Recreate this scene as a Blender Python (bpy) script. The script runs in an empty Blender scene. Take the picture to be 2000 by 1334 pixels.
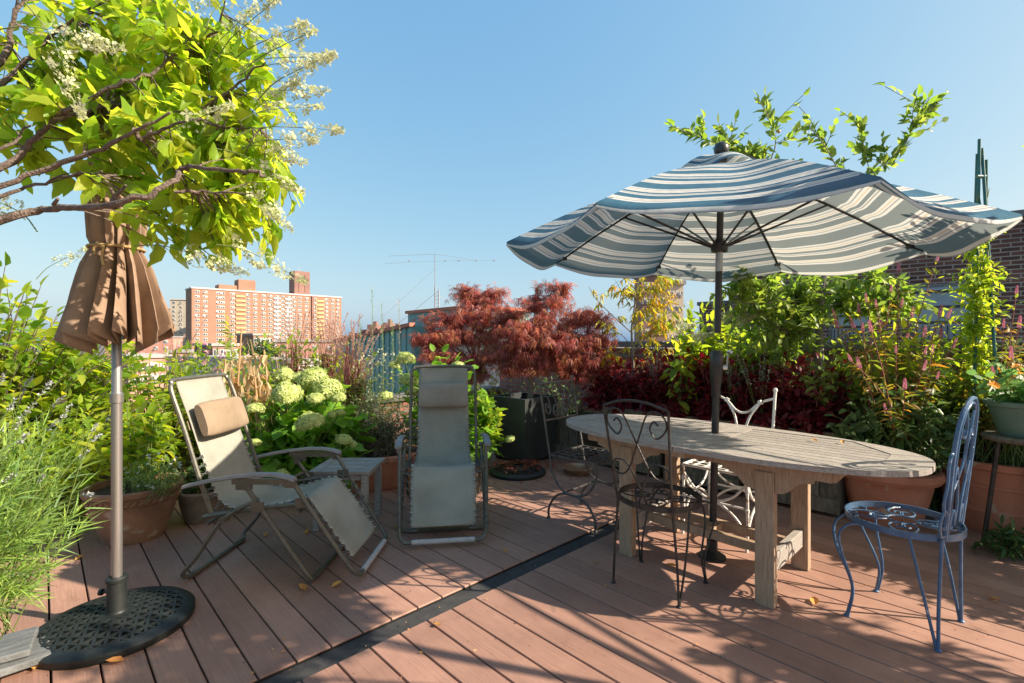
import bpy, math, random
import numpy as np
from mathutils import Vector, Matrix
random.seed(7); rng = np.random.default_rng(7)
R = math.radians
S = bpy.context.scene
C = S.collection

# ------------------------------------------------------------ camera, sky, sun
CAM_H = 1.25
cd = bpy.data.cameras.new('camera'); cam = bpy.data.objects.new('camera', cd); C.objects.link(cam)
cam.location = (0, 0, CAM_H); cam.rotation_euler = (R(90), 0, 0)
cd.sensor_width = 36; cd.lens = 950/2000*36; cd.clip_end = 5000; cd.clip_start = .05
S.camera = cam
SUN_AZ, SUN_EL = 102, 32.5            # azimuth clockwise from +Y
w = bpy.data.worlds.new('World'); S.world = w; w.use_nodes = True
nt = w.node_tree; bg = nt.nodes['Background']
sk = nt.nodes.new('ShaderNodeTexSky'); sk.sky_type = 'NISHITA'; sk.sun_disc = False
sk.sun_elevation = R(SUN_EL); sk.sun_rotation = R(SUN_AZ); sk.air_density = 1.0; sk.dust_density = 2.2; sk.ozone_density = 1.0
sp_ = nt.nodes.new('ShaderNodeSeparateColor'); cb_ = nt.nodes.new('ShaderNodeCombineColor'); nt.links.new(sk.outputs[0], sp_.inputs[0])
for k_, (g_, f_) in enumerate(((.80, .68), (.50, 1.16), (.22, 1.90))):      # white balance and tone of the sky
    pw = nt.nodes.new('ShaderNodeMath'); pw.operation = 'POWER'; pw.inputs[1].default_value = g_
    ml = nt.nodes.new('ShaderNodeMath'); ml.operation = 'MULTIPLY'; ml.inputs[1].default_value = f_
    nt.links.new(sp_.outputs[k_], pw.inputs[0]); nt.links.new(pw.outputs[0], ml.inputs[0]); nt.links.new(ml.outputs[0], cb_.inputs[k_])
nt.links.new(cb_.outputs[0], bg.inputs[0]); bg.inputs[1].default_value = .135
sd = bpy.data.lights.new('sun', 'SUN'); sun = bpy.data.objects.new('sun', sd); C.objects.link(sun)
sd.energy = 4.8; sd.angle = R(.5); sd.color = (1, .88, .72)
sv = Vector((math.sin(R(SUN_AZ))*math.cos(R(SUN_EL)), math.cos(R(SUN_AZ))*math.cos(R(SUN_EL)), math.sin(R(SUN_EL))))
sun.rotation_euler = sv.to_track_quat('Z', 'Y').to_euler()
S.view_settings.view_transform = 'Standard'; S.view_settings.look = 'None'
S.view_settings.exposure = 1.3; S.view_settings.gamma = 1

# ------------------------------------------------------------ helpers
def pt(px, py, d):                      # a point d metres ahead seen in that direction
    return Vector(((px-1000)/950*d, d, CAM_H-(py-667)/950*d))
def gp(px, py, z=0):
    d = (CAM_H-z)*950/(py-667); return Vector(((px-1000)/950*d, d, z))
BD = Vector((.695, -.719, 0)); SD = Vector((.719, .695, 0))   # along the boards, along the channel
def st(s, t, z=0): return BD*s + SD*t + Vector((0, 0, z))
BANG = math.atan2(-.719, .695)

def smooth_path(pts, n=6):
    P = [Vector(p) for p in pts]
    if len(P) < 3: return P
    Q = [P[0]*2-P[1]] + P + [P[-1]*2-P[-2]]; out = []
    for i in range(1, len(Q)-2):
        a, b, c, d = Q[i-1], Q[i], Q[i+1], Q[i+2]
        for k in range(n):
            t = k/n
            out.append(.5*((2*b)+(c-a)*t+(2*a-5*b+4*c-d)*t*t+(3*b-a-3*c+d)*t**3))
    out.append(P[-1]); return out

class MB:
    def __init__(s): s.v = []; s.f = []; s.m = []; s.uv = None
    def add(s, vs, fs, mi=0):
        o = len(s.v); s.v += [tuple(v) for v in vs]; s.f += [tuple(i+o for i in f) for f in fs]; s.m += [mi]*len(fs)
    def box(s, c, size, rz=0, ry=0, mi=0, bev=0):
        x, y, z = [k/2 for k in size]; M = Matrix.Rotation(rz, 3, 'Z') @ Matrix.Rotation(ry, 3, 'Y'); c = Vector(c)
        if bev:
            b = bev; vs = []
            for sz in (-1, 1):
                for (ax, ay) in ((-x+b, -y), (x-b, -y), (x, -y+b), (x, y-b), (x-b, y), (-x+b, y), (-x, y-b), (-x, -y+b)):
                    vs.append(c+M@Vector((ax, ay, sz*(z-b))))
            for sz in (-1, 1):
                for (ax, ay) in ((-x+b, -y+b), (x-b, -y+b), (x-b, -y+b), (x-b, y-b), (x-b, y-b), (-x+b, y-b), (-x+b, y-b), (-x+b, -y+b)):
                    vs.append(c+M@Vector((ax, ay, sz*z)))
            fs = [(i, (i+1) % 8, 8+(i+1) % 8, 8+i) for i in range(8)]
            fs += [(24, 25, 27, 29)] + [(8+i, 8+(i+1) % 8, 24+(i+1) % 8, 24+i) for i in range(8)]
            fs += [(22, 20, 18, 16)][:0] + [(16, 21, 19, 17)] + [((i+1) % 8, i, 16+i, 16+(i+1) % 8) for i in range(8)]
            s.add(vs, fs, mi); return
        vs = [c+M@Vector((a*x, b*y, d*z)) for a, b, d in ((-1,-1,-1),(1,-1,-1),(1,1,-1),(-1,1,-1),(-1,-1,1),(1,-1,1),(1,1,1),(-1,1,1))]
        s.add(vs, [(3,2,1,0),(4,5,6,7),(0,1,5,4),(1,2,6,5),(2,3,7,6),(3,0,4,7)], mi)
    def bar(s, p, q, w, h, mi=0, up=(0,0,1)):
        p, q = Vector(p), Vector(q); d = (q-p).normalized(); sx = d.cross(Vector(up))
        if sx.length < 1e-4: sx = d.cross(Vector((1,0,0)))
        sx.normalize(); u = sx.cross(d); sx = sx*w/2; u = u*h/2
        vs = [p-sx-u, p+sx-u, p+sx+u, p-sx+u, q-sx-u, q+sx-u, q+sx+u, q-sx+u]
        s.add(vs, [(0,1,2,3),(7,6,5,4),(0,4,5,1),(1,5,6,2),(2,6,7,3),(3,7,4,0)], mi)
    def tube(s, pts, r, n=8, mi=0, flat=1):
        P = [Vector(p) for p in pts]; N = len(P)
        if N < 2: return
        rs = r if isinstance(r, (list, tuple)) else [r]*N
        if len(rs) == 2 and N > 2: rs = [rs[0]+(rs[1]-rs[0])*i/(N-1) for i in range(N)]
        T = [(P[min(i+1, N-1)]-P[max(i-1, 0)]) for i in range(N)]
        T = [t.normalized() if t.length > 1e-9 else Vector((0,0,1)) for t in T]
        a = T[0].orthogonal().normalized(); vs = []
        for i in range(N):
            a = a-T[i]*a.dot(T[i])
            a = a.normalized() if a.length > 1e-6 else T[i].orthogonal().normalized()
            b = T[i].cross(a)
            for k in range(n):
                th = 2*math.pi*k/n; vs.append(P[i]+(a*math.cos(th)+b*math.sin(th)*flat)*rs[i])
        fs = [(i*n+k, i*n+(k+1) % n, (i+1)*n+(k+1) % n, (i+1)*n+k) for i in range(N-1) for k in range(n)]
        fs += [tuple(reversed(range(n))), tuple((N-1)*n+k for k in range(n))]
        s.add(vs, fs, mi)
    def lathe(s, prof, n=32, c=(0,0,0), sx=1, sy=1, mi=0):
        vs = []; N = len(prof)
        for r, z in prof:
            for k in range(n):
                th = 2*math.pi*k/n; vs.append((c[0]+r*sx*math.cos(th), c[1]+r*sy*math.sin(th), c[2]+z))
        fs = [(i*n+k, i*n+(k+1) % n, (i+1)*n+(k+1) % n, (i+1)*n+k) for i in range(N-1) for k in range(n)]
        s.add(vs, fs, mi)
    def build(s, name, mat, parent=None, smooth=True, org=None, solid=0):
        me = bpy.data.meshes.new(name)
        vs = s.v
        if org is not None: vs = [(v[0]-org[0], v[1]-org[1], v[2]-org[2]) for v in vs]
        me.from_pydata(vs, [], s.f)
        mats = mat if isinstance(mat, (list, tuple)) else [mat]
        for m in mats: me.materials.append(m)
        if len(mats) > 1: me.polygons.foreach_set('material_index', s.m)
        if smooth:
            me.polygons.foreach_set('use_smooth', [True]*len(me.polygons))
            me.set_sharp_from_angle(angle=R(38))
        me.update()
        o = bpy.data.objects.new(name, me); C.objects.link(o); o.parent = parent
        if solid:
            md = o.modifiers.new('thickness', 'SOLIDIFY'); md.thickness = solid
        return o

def thing(name, label, cat, loc=(0,0,0), rz=0, group=None):
    o = bpy.data.objects.new(name, None); C.objects.link(o); o.empty_display_size = .1
    o.location = loc; o.rotation_euler = (0, 0, rz); o['label'] = label; o['category'] = cat
    if group: o['group'] = group
    return o
def tag(o, label, cat, group=None, kind=None):
    o['label'] = label; o['category'] = cat
    if group: o['group'] = group
    if kind: o['kind'] = kind
    return o
def struct(o): o['kind'] = 'structure'; return o
def copy_child(o, parent, loc=None, rot=None, scale=None):
    c = o.copy(); C.objects.link(c); c.parent = parent
    if loc is not None: c.location = loc
    if rot is not None: c.rotation_euler = rot
    if scale is not None: c.scale = (scale,)*3
    return c
def copy_thing(o, loc, label=None, rz=None, scale=None):
    c = o.copy(); C.objects.link(c); c.location = loc
    if rz is not None: c.rotation_euler = (0, 0, rz)
    if scale: c.scale = (scale,)*3
    if label: c['label'] = label
    for ch in o.children:
        d = ch.copy(); C.objects.link(d); d.parent = c
        for g in ch.children:
            e = g.copy(); C.objects.link(e); e.parent = d
    return c

# ------------------------------------------------------------ materials
def nodes(name):
    m = bpy.data.materials.new(name); m.use_nodes = True; t = m.node_tree
    return m, t, t.nodes['Principled BSDF']
def N(t, kind, **kw):
    n = t.nodes.new('ShaderNode'+kind)
    for k, v in kw.items():
        if k.startswith('i_'): n.inputs[k[2:].replace('_', ' ')].default_value = v
        else: setattr(n, k, v)
    return n
def ramp(t, src, stops, interp='LINEAR'):
    r = t.nodes.new('ShaderNodeValToRGB'); r.color_ramp.interpolation = interp
    e = r.color_ramp.elements
    while len(e) < len(stops): e.new(.5)
    for i, (p, c) in enumerate(stops): e[i].position = p; e[i].color = (*c, 1)
    t.links.new(src, r.inputs[0]); return r
def coord(t): return N(t, 'TexCoord').outputs['Object']
def surf(name, c0, c1, scale=8, rough=.6, metal=0, bump=.2, bscale=60, stretch=(1,1,1), spec=.5, island=.0, wear=None):
    m, t, b = nodes(name); L = t.links
    mp = N(t, 'Mapping'); mp.inputs['Scale'].default_value = stretch; L.new(coord(t), mp.inputs[0])
    n1 = N(t, 'TexNoise'); n1.inputs['Scale'].default_value = scale; n1.inputs['Detail'].default_value = 6; n1.inputs['Roughness'].default_value = .62
    L.new(mp.outputs[0], n1.inputs[0])
    col = ramp(t, n1.outputs[0], [(.3, c0), (.7, c1)]).outputs[0]
    if wear:
        n3 = N(t, 'TexNoise'); n3.inputs['Scale'].default_value = wear[1]; n3.inputs['Detail'].default_value = 8; L.new(coord(t), n3.inputs[0])
        mk = ramp(t, n3.outputs[0], [(wear[2], (0,0,0)), (wear[2]+.06, (1,1,1))])
        mx = N(t, 'MixRGB'); L.new(mk.outputs[0], mx.inputs[0]); L.new(col, mx.inputs[1]); mx.inputs[2].default_value = (*wear[0], 1); col = mx.outputs[0]
    if island:
        g = N(t, 'NewGeometry'); h = N(t, 'HueSaturation'); mr = N(t, 'MapRange')
        mr.inputs[3].default_value = 1-island; mr.inputs[4].default_value = 1+island
        L.new(g.outputs['Random Per Island'], mr.inputs[0]); L.new(mr.outputs[0], h.inputs['Value']); L.new(col, h.inputs['Color']); col = h.outputs[0]
    L.new(col, b.inputs['Base Color'])
    b.inputs['Roughness'].default_value = rough; b.inputs['Metallic'].default_value = metal; b.inputs['Specular IOR Level'].default_value = spec
    if bump:
        n2 = N(t, 'TexNoise'); n2.inputs['Scale'].default_value = bscale; n2.inputs['Detail'].default_value = 4; L.new(mp.outputs[0], n2.inputs[0])
        bp = N(t, 'Bump'); bp.inputs['Strength'].default_value = bump; bp.inputs['Distance'].default_value = .01; L.new(n2.outputs[0], bp.inputs['Height']); L.new(bp.outputs[0], b.inputs['Normal'])
    return m
def leafmat(name, cols, trans=.45, tcol=None, rough=.45, spec=.35, veins=False):
    """cols: leaf colours spread over the leaves; tcol: what the leaf lets through"""
    m, t, b = nodes(name); L = t.links
    g = N(t, 'NewGeometry'); k = len(cols)
    cr = ramp(t, g.outputs['Random Per Island'], [(i/max(1, k-1), c) for i, c in enumerate(cols)])
    no = N(t, 'TexNoise'); no.inputs['Scale'].default_value = 35; L.new(coord(t), no.inputs[0])
    hs = N(t, 'HueSaturation'); mr = N(t, 'MapRange'); mr.inputs[3].default_value = .75; mr.inputs[4].default_value = 1.25
    L.new(no.outputs[0], mr.inputs[0]); L.new(mr.outputs[0], hs.inputs['Value']); L.new(cr.outputs[0], hs.inputs['Color'])
    L.new(hs.outputs[0], b.inputs['Base Color']); b.inputs['Roughness'].default_value = rough; b.inputs['Specular IOR Level'].default_value = spec
    if veins:
        uv = N(t, 'UVMap'); s = N(t, 'SeparateXYZ'); L.new(uv.outputs[0], s.inputs[0])
        ab = N(t, 'Math', operation='ABSOLUTE'); L.new(s.outputs[1], ab.inputs[0])
        mid = N(t, 'Math', operation='LESS_THAN'); mid.inputs[1].default_value = .012; L.new(ab.outputs[0], mid.inputs[0])
        a1 = N(t, 'Math', operation='MULTIPLY'); a1.inputs[1].default_value = 5.5; L.new(ab.outputs[0], a1.inputs[0])
        a2 = N(t, 'Math', operation='MULTIPLY_ADD'); a2.inputs[1].default_value = 7; L.new(s.outputs[0], a2.inputs[0])
        ng = N(t, 'Math', operation='MULTIPLY'); ng.inputs[1].default_value = -1; L.new(a1.outputs[0], ng.inputs[0]); L.new(ng.outputs[0], a2.inputs[2])
        fr = N(t, 'Math', operation='FRACT'); L.new(a2.outputs[0], fr.inputs[0]); sd_ = N(t, 'Math', operation='LESS_THAN'); sd_.inputs[1].default_value = .13; L.new(fr.outputs[0], sd_.inputs[0])
        mxm = N(t, 'Math', operation='MAXIMUM'); L.new(mid.outputs[0], mxm.inputs[0]); L.new(sd_.outputs[0], mxm.inputs[1])
        sc = N(t, 'Math', operation='MULTIPLY'); sc.inputs[1].default_value = .38; L.new(mxm.outputs[0], sc.inputs[0]); VE = sc.outputs[0]
        vm = N(t, 'MixRGB', blend_type='MULTIPLY'); vm.inputs[2].default_value = (1.5,1.4,1.6,1); L.new(VE, vm.inputs[0]); L.new(hs.outputs[0], vm.inputs[1]); L.new(vm.outputs[0], b.inputs['Base Color'])
        bp = N(t, 'Bump', invert=True); bp.inputs['Strength'].default_value = .5; bp.inputs['Distance'].default_value = .003; L.new(VE, bp.inputs['Height']); L.new(bp.outputs[0], b.inputs['Normal'])
    tr = N(t, 'BsdfTranslucent')
    tc = ramp(t, g.outputs['Random Per Island'], [(i/max(1, k-1), c) for i, c in enumerate(tcol or [tuple(min(1, x*2.2) for x in c) for c in cols])])
    L.new(tc.outputs[0], tr.inputs[0])
    if veins:
        vt = N(t, 'MixRGB', blend_type='MULTIPLY'); vt.inputs[2].default_value = (.55,.6,.5,1); L.new(VE, vt.inputs[0]); L.new(tc.outputs[0], vt.inputs[1]); L.new(vt.outputs[0], tr.inputs[0])
    mx = N(t, 'MixShader'); mx.inputs[0].default_value = trans
    L.new(b.outputs[0], mx.inputs[1]); L.new(tr.outputs[0], mx.inputs[2])
    L.new(mx.outputs[0], t.nodes['Material Output'].inputs[0]); return m
def brick(name, c1, c2, mortar, scale=1, bw=.21, rh=.068, ms=.011, rough=.85, offset=.5):
    m, t, b = nodes(name); L = t.links
    s = N(t, 'SeparateXYZ'); L.new(coord(t), s.inputs[0]); a = N(t, 'Math', operation='ADD'); L.new(s.outputs[0], a.inputs[0]); L.new(s.outputs[1], a.inputs[1])
    c = N(t, 'CombineXYZ'); L.new(a.outputs[0], c.inputs[0]); L.new(s.outputs[2], c.inputs[1])
    br = N(t, 'TexBrick'); br.offset = offset
    br.inputs['Color1'].default_value = (*c1, 1); br.inputs['Color2'].default_value = (*c2, 1); br.inputs['Mortar'].default_value = (*mortar, 1)
    br.inputs['Scale'].default_value = scale; br.inputs['Mortar Size'].default_value = ms; br.inputs['Brick Width'].default_value = bw; br.inputs['Row Height'].default_value = rh
    br.inputs['Bias'].default_value = 0; L.new(c.outputs[0], br.inputs[0])
    n1 = N(t, 'TexNoise'); n1.inputs['Scale'].default_value = .8/scale if scale < .5 else 2; n1.inputs['Detail'].default_value = 8; L.new(coord(t), n1.inputs[0])
    r = ramp(t, n1.outputs[0], [(.3, (.7,.7,.7)), (.7, (1.2,1.15,1.1))])
    mx = N(t, 'MixRGB', blend_type='MULTIPLY'); mx.inputs[0].default_value = 1; L.new(br.outputs[0], mx.inputs[1]); L.new(r.outputs[0], mx.inputs[2])
    L.new(mx.outputs[0], b.inputs['Base Color']); b.inputs['Roughness'].default_value = rough
    bp = N(t, 'Bump', invert=True); bp.inputs['Strength'].default_value = .6; bp.inputs['Distance'].default_value = .008; L.new(br.outputs['Fac'], bp.inputs['Height']); L.new(bp.outputs[0], b.inputs['Normal'])
    return m

MAT = dict(
    channel=surf('channel_rubber', (.02,.02,.022), (.045,.043,.04), scale=20, rough=.8),
    roof=surf('roof_membrane', (.05,.05,.05), (.09,.085,.08), rough=.9),
    bark=surf('bark', (.055,.038,.028), (.20,.15,.12), scale=60, rough=.9, bump=.8, bscale=120),
    barkg=surf('grey_bark', (.12,.10,.085), (.30,.27,.24), scale=50, rough=.9, bump=.6, bscale=120),
    stem=surf('green_stem', (.09,.13,.03), (.16,.20,.06), rough=.6, bump=0),
    redstem=surf('red_stem', (.22,.05,.05), (.32,.12,.09), rough=.6, bump=0),
    tan=surf('tan_canvas', (.22,.145,.098), (.34,.235,.165), scale=7, rough=.95, bump=.3, bscale=500, spec=.1),
    alu=surf('weathered_aluminium', (.24,.225,.215), (.38,.355,.335), scale=12, rough=.38, metal=.75, bump=.1, stretch=(1,1,.1)),
    blackiron=surf('black_cast_iron', (.006,.008,.008), (.016,.020,.019), scale=20, rough=.5, bump=.15, bscale=200),
    bronze=surf('dark_bronze_metal', (.03,.03,.032), (.06,.057,.055), scale=10, rough=.3, metal=.5, bump=.05),
    iron=surf('wrought_iron', (.02,.019,.018), (.065,.058,.052), scale=25, rough=.45, metal=.45, bump=.3, bscale=150),
    irongrey=surf('grey_iron', (.05,.048,.045), (.13,.125,.115), scale=25, rough=.4, metal=.3, bump=.3, bscale=150),
    blue=surf('blue_paint', (.03,.075,.15), (.07,.145,.25), scale=14, rough=.35, bump=.2, bscale=120, wear=((.30,.33,.36), 30, .66)),
    white=surf('white_paint', (.62,.60,.55), (.78,.76,.72), scale=14, rough=.45, bump=.2, wear=((.30,.20,.12), 22, .60)),
    teak=surf('weathered_teak', (.19,.165,.14), (.43,.39,.345), scale=9, rough=.75, bump=.5, bscale=40, stretch=(2.2,22,22), island=.14),
    teakleg=surf('teak_leg', (.24,.155,.095), (.44,.31,.205), scale=9, rough=.7, bump=.4, bscale=40, stretch=(16,16,1.6), island=.1),
    greywood=surf('grey_wood', (.17,.165,.15), (.34,.34,.32), scale=9, rough=.8, bump=.4, bscale=40, stretch=(2,14,14), island=.15),
    planter=surf('old_planter_wood', (.06,.05,.035), (.20,.17,.12), scale=6, rough=.9, bump=.5, bscale=30, stretch=(8,8,2), island=.25),
    frame=surf('lounger_frame', (.085,.082,.065), (.13,.125,.10), scale=20, rough=.38, metal=.35, bump=.05),
    arm=surf('lounger_arm', (.155,.15,.15), (.22,.21,.21), scale=15, rough=.45, bump=.1),
    foam=surf('foot_bar', (.30,.29,.29), (.42,.40,.39), scale=30, rough=.6),
    cord=surf('elastic_cord', (.06,.06,.055), (.11,.11,.1), scale=30, rough=.8, bump=0),
    eyelet=surf('eyelet', (.55,.56,.52), (.7,.7,.66), scale=30, rough=.35, metal=.6, bump=0),
    tie=surf('tie_cord', (.38,.24,.09), (.46,.32,.14), rough=.8),
    pillow=surf('tan_pillow', (.20,.148,.098), (.27,.205,.142), scale=6, rough=.9, bump=.3, bscale=400, spec=.1),
    terra=surf('terracotta', (.34,.125,.07), (.46,.19,.11), scale=7, rough=.85, bump=.2, wear=((.42,.30,.22), 9, .62)),
    terradk=surf('aged_terracotta', (.16,.085,.05), (.34,.18,.10), scale=6, rough=.9, bump=.3, wear=((.40,.30,.22), 7, .60)),
    oldpot=surf('old_clay_pot', (.11,.085,.06), (.22,.17,.12), scale=8, rough=.9, bump=.3),
    blackbox=surf('black_planter', (.022,.027,.027), (.04,.046,.045), scale=4, rough=.5, bump=.1, wear=((.12,.12,.11), 5, .72)),
    greenpot=surf('green_plastic', (.09,.16,.12), (.13,.21,.16), scale=5, rough=.5, bump=.05),
    soil=surf('soil', (.02,.014,.01), (.07,.045,.03), scale=40, rough=1, bump=1, bscale=60),
    stake=surf('teal_stake', (.012,.09,.085), (.03,.15,.13), scale=15, rough=.4, bump=.1),
    slate=surf('slate', (.07,.075,.075), (.17,.18,.18), scale=6, rough=.7, bump=.5, stretch=(1,8,1)),
    coping=surf('coping_stone', (.10,.095,.09), (.20,.19,.18), scale=5, rough=.9, bump=.3),
    whitewall=surf('pale_stucco', (.48,.46,.42), (.62,.60,.56), scale=2, rough=.9, bump=.1),
    teal=surf('teal_metal', (.13,.27,.26), (.18,.34,.32), scale=1.5, rough=.6, bump=.1),
    redtrim=surf('red_trim', (.35,.10,.06), (.45,.15,.09), rough=.7, bump=0),
    mast=surf('mast_metal', (.22,.25,.28), (.32,.35,.38), rough=.5, metal=.3, bump=0),
    wire=surf('thin_wire', (.30,.33,.36), (.36,.39,.42), rough=.6, bump=0),
    brickroof=brick('parapet_brick', (.20,.075,.05), (.28,.12,.085), (.20,.17,.15)),
    brickdk=brick('neighbour_brick', (.075,.034,.027), (.17,.075,.052), (.30,.25,.22), bw=.25, rh=.078, ms=.011),
    brickapt=surf('apartment_brick', (.26,.135,.088), (.33,.178,.122), scale=.12, rough=.9, bump=0),
    bricktower=surf('tower_brick', (.19,.10,.085), (.26,.15,.12), scale=.2, rough=.9, bump=0),
    cream=surf('cream_brick', (.46,.38,.28), (.54,.46,.35), scale=.2, rough=.9, bump=0),
    pinkb=surf('pink_brick', (.42,.20,.16), (.5,.26,.2), scale=.3, rough=.9, bump=0),
    yellow=surf('yellow_panel', (.44,.34,.15), (.52,.41,.20), scale=.5, rough=.8, bump=0),
    pane=surf('window_pane', (.16,.21,.24), (.30,.36,.40), scale=1, rough=.2, bump=0),
    palepanel=surf('pale_blue_panel', (.34,.36,.38), (.42,.44,.46), scale=.5, rough=.7, bump=0),
    glass=surf('window_glass', (.03,.035,.045), (.10,.11,.13), scale=.3, rough=.15, bump=0, spec=.8),
    winframe=surf('window_frame', (.46,.44,.41), (.58,.56,.53), scale=2, rough=.7, bump=0),
    tar=surf('city_roof', (.18,.17,.16), (.45,.43,.4), scale=.05, rough=.95, bump=0),
    city=surf('city_ground', (.06,.065,.05), (.16,.14,.12), scale=.02, rough=.95, bump=0),
    knob=surf('black_plastic', (.01,.01,.011), (.02,.02,.02), rough=.4, bump=0),
    clear=surf('brushed_steel', (.4,.4,.4), (.6,.6,.6), rough=.3, metal=.9, bump=0),
)
def deck_material():
    m, t, b = nodes('deck_composite'); L = t.links; co = coord(t)
    n1 = N(t, 'TexNoise'); n1.inputs['Scale'].default_value = 2.2; n1.inputs['Detail'].default_value = 8; n1.inputs['Roughness'].default_value = .65; L.new(co, n1.inputs[0])
    mp = N(t, 'Mapping'); mp.inputs['Scale'].default_value = (3, 90, 90); L.new(co, mp.inputs[0])
    n2 = N(t, 'TexNoise'); n2.inputs['Scale'].default_value = 1.5; n2.inputs['Detail'].default_value = 5; L.new(mp.outputs[0], n2.inputs[0])
    base = ramp(t, n1.outputs[0], [(.28, (.235,.128,.095)), (.52, (.315,.176,.128)), (.74, (.375,.220,.163))])
    gr = ramp(t, n2.outputs[0], [(.3, (.86,.86,.86)), (.7, (1.1,1.1,1.1))])
    a = N(t, 'MixRGB', blend_type='MULTIPLY'); a.inputs[0].default_value = 1; L.new(base.outputs[0], a.inputs[1]); L.new(gr.outputs[0], a.inputs[2])
    n3 = N(t, 'TexNoise'); n3.inputs['Scale'].default_value = 42; n3.inputs['Detail'].default_value = 3; L.new(co, n3.inputs[0])
    sp = ramp(t, n3.outputs[0], [(.26, (.35,.30,.28)), (.31, (1,1,1))])
    c = N(t, 'MixRGB', blend_type='MULTIPLY'); c.inputs[0].default_value = 1; L.new(a.outputs[0], c.inputs[1]); L.new(sp.outputs[0], c.inputs[2])
    n4 = N(t, 'TexNoise'); n4.inputs['Scale'].default_value = 6; n4.inputs['Detail'].default_value = 9; n4.inputs['Roughness'].default_value = .75; L.new(co, n4.inputs[0])
    st_ = ramp(t, n4.outputs[0], [(.30, (.62,.58,.56)), (.42, (1,1,1)), (.66, (1,1,1)), (.75, (1.15,1.17,1.18))])
    d = N(t, 'MixRGB', blend_type='MULTIPLY'); d.inputs[0].default_value = .8; L.new(c.outputs[0], d.inputs[1]); L.new(st_.outputs[0], d.inputs[2])
    g = N(t, 'NewGeometry'); h = N(t, 'HueSaturation'); mr = N(t, 'MapRange'); mr.inputs[3].default_value = .88; mr.inputs[4].default_value = 1.12
    L.new(g.outputs['Random Per Island'], mr.inputs[0]); L.new(mr.outputs[0], h.inputs['Value']); L.new(d.outputs[0], h.inputs['Color']); L.new(h.outputs[0], b.inputs['Base Color'])
    rr_ = ramp(t, n4.outputs[0], [(.3, (.45,)*3), (.7, (.72,)*3)]); L.new(rr_.outputs[0], b.inputs['Roughness']); b.inputs['Specular IOR Level'].default_value = .35
    bp = N(t, 'Bump'); bp.inputs['Strength'].default_value = .3; bp.inputs['Distance'].default_value = .004; L.new(n2.outputs[0], bp.inputs['Height']); L.new(bp.outputs[0], b.inputs['Normal'])
    return m
MAT['deck'] = deck_material()
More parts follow.
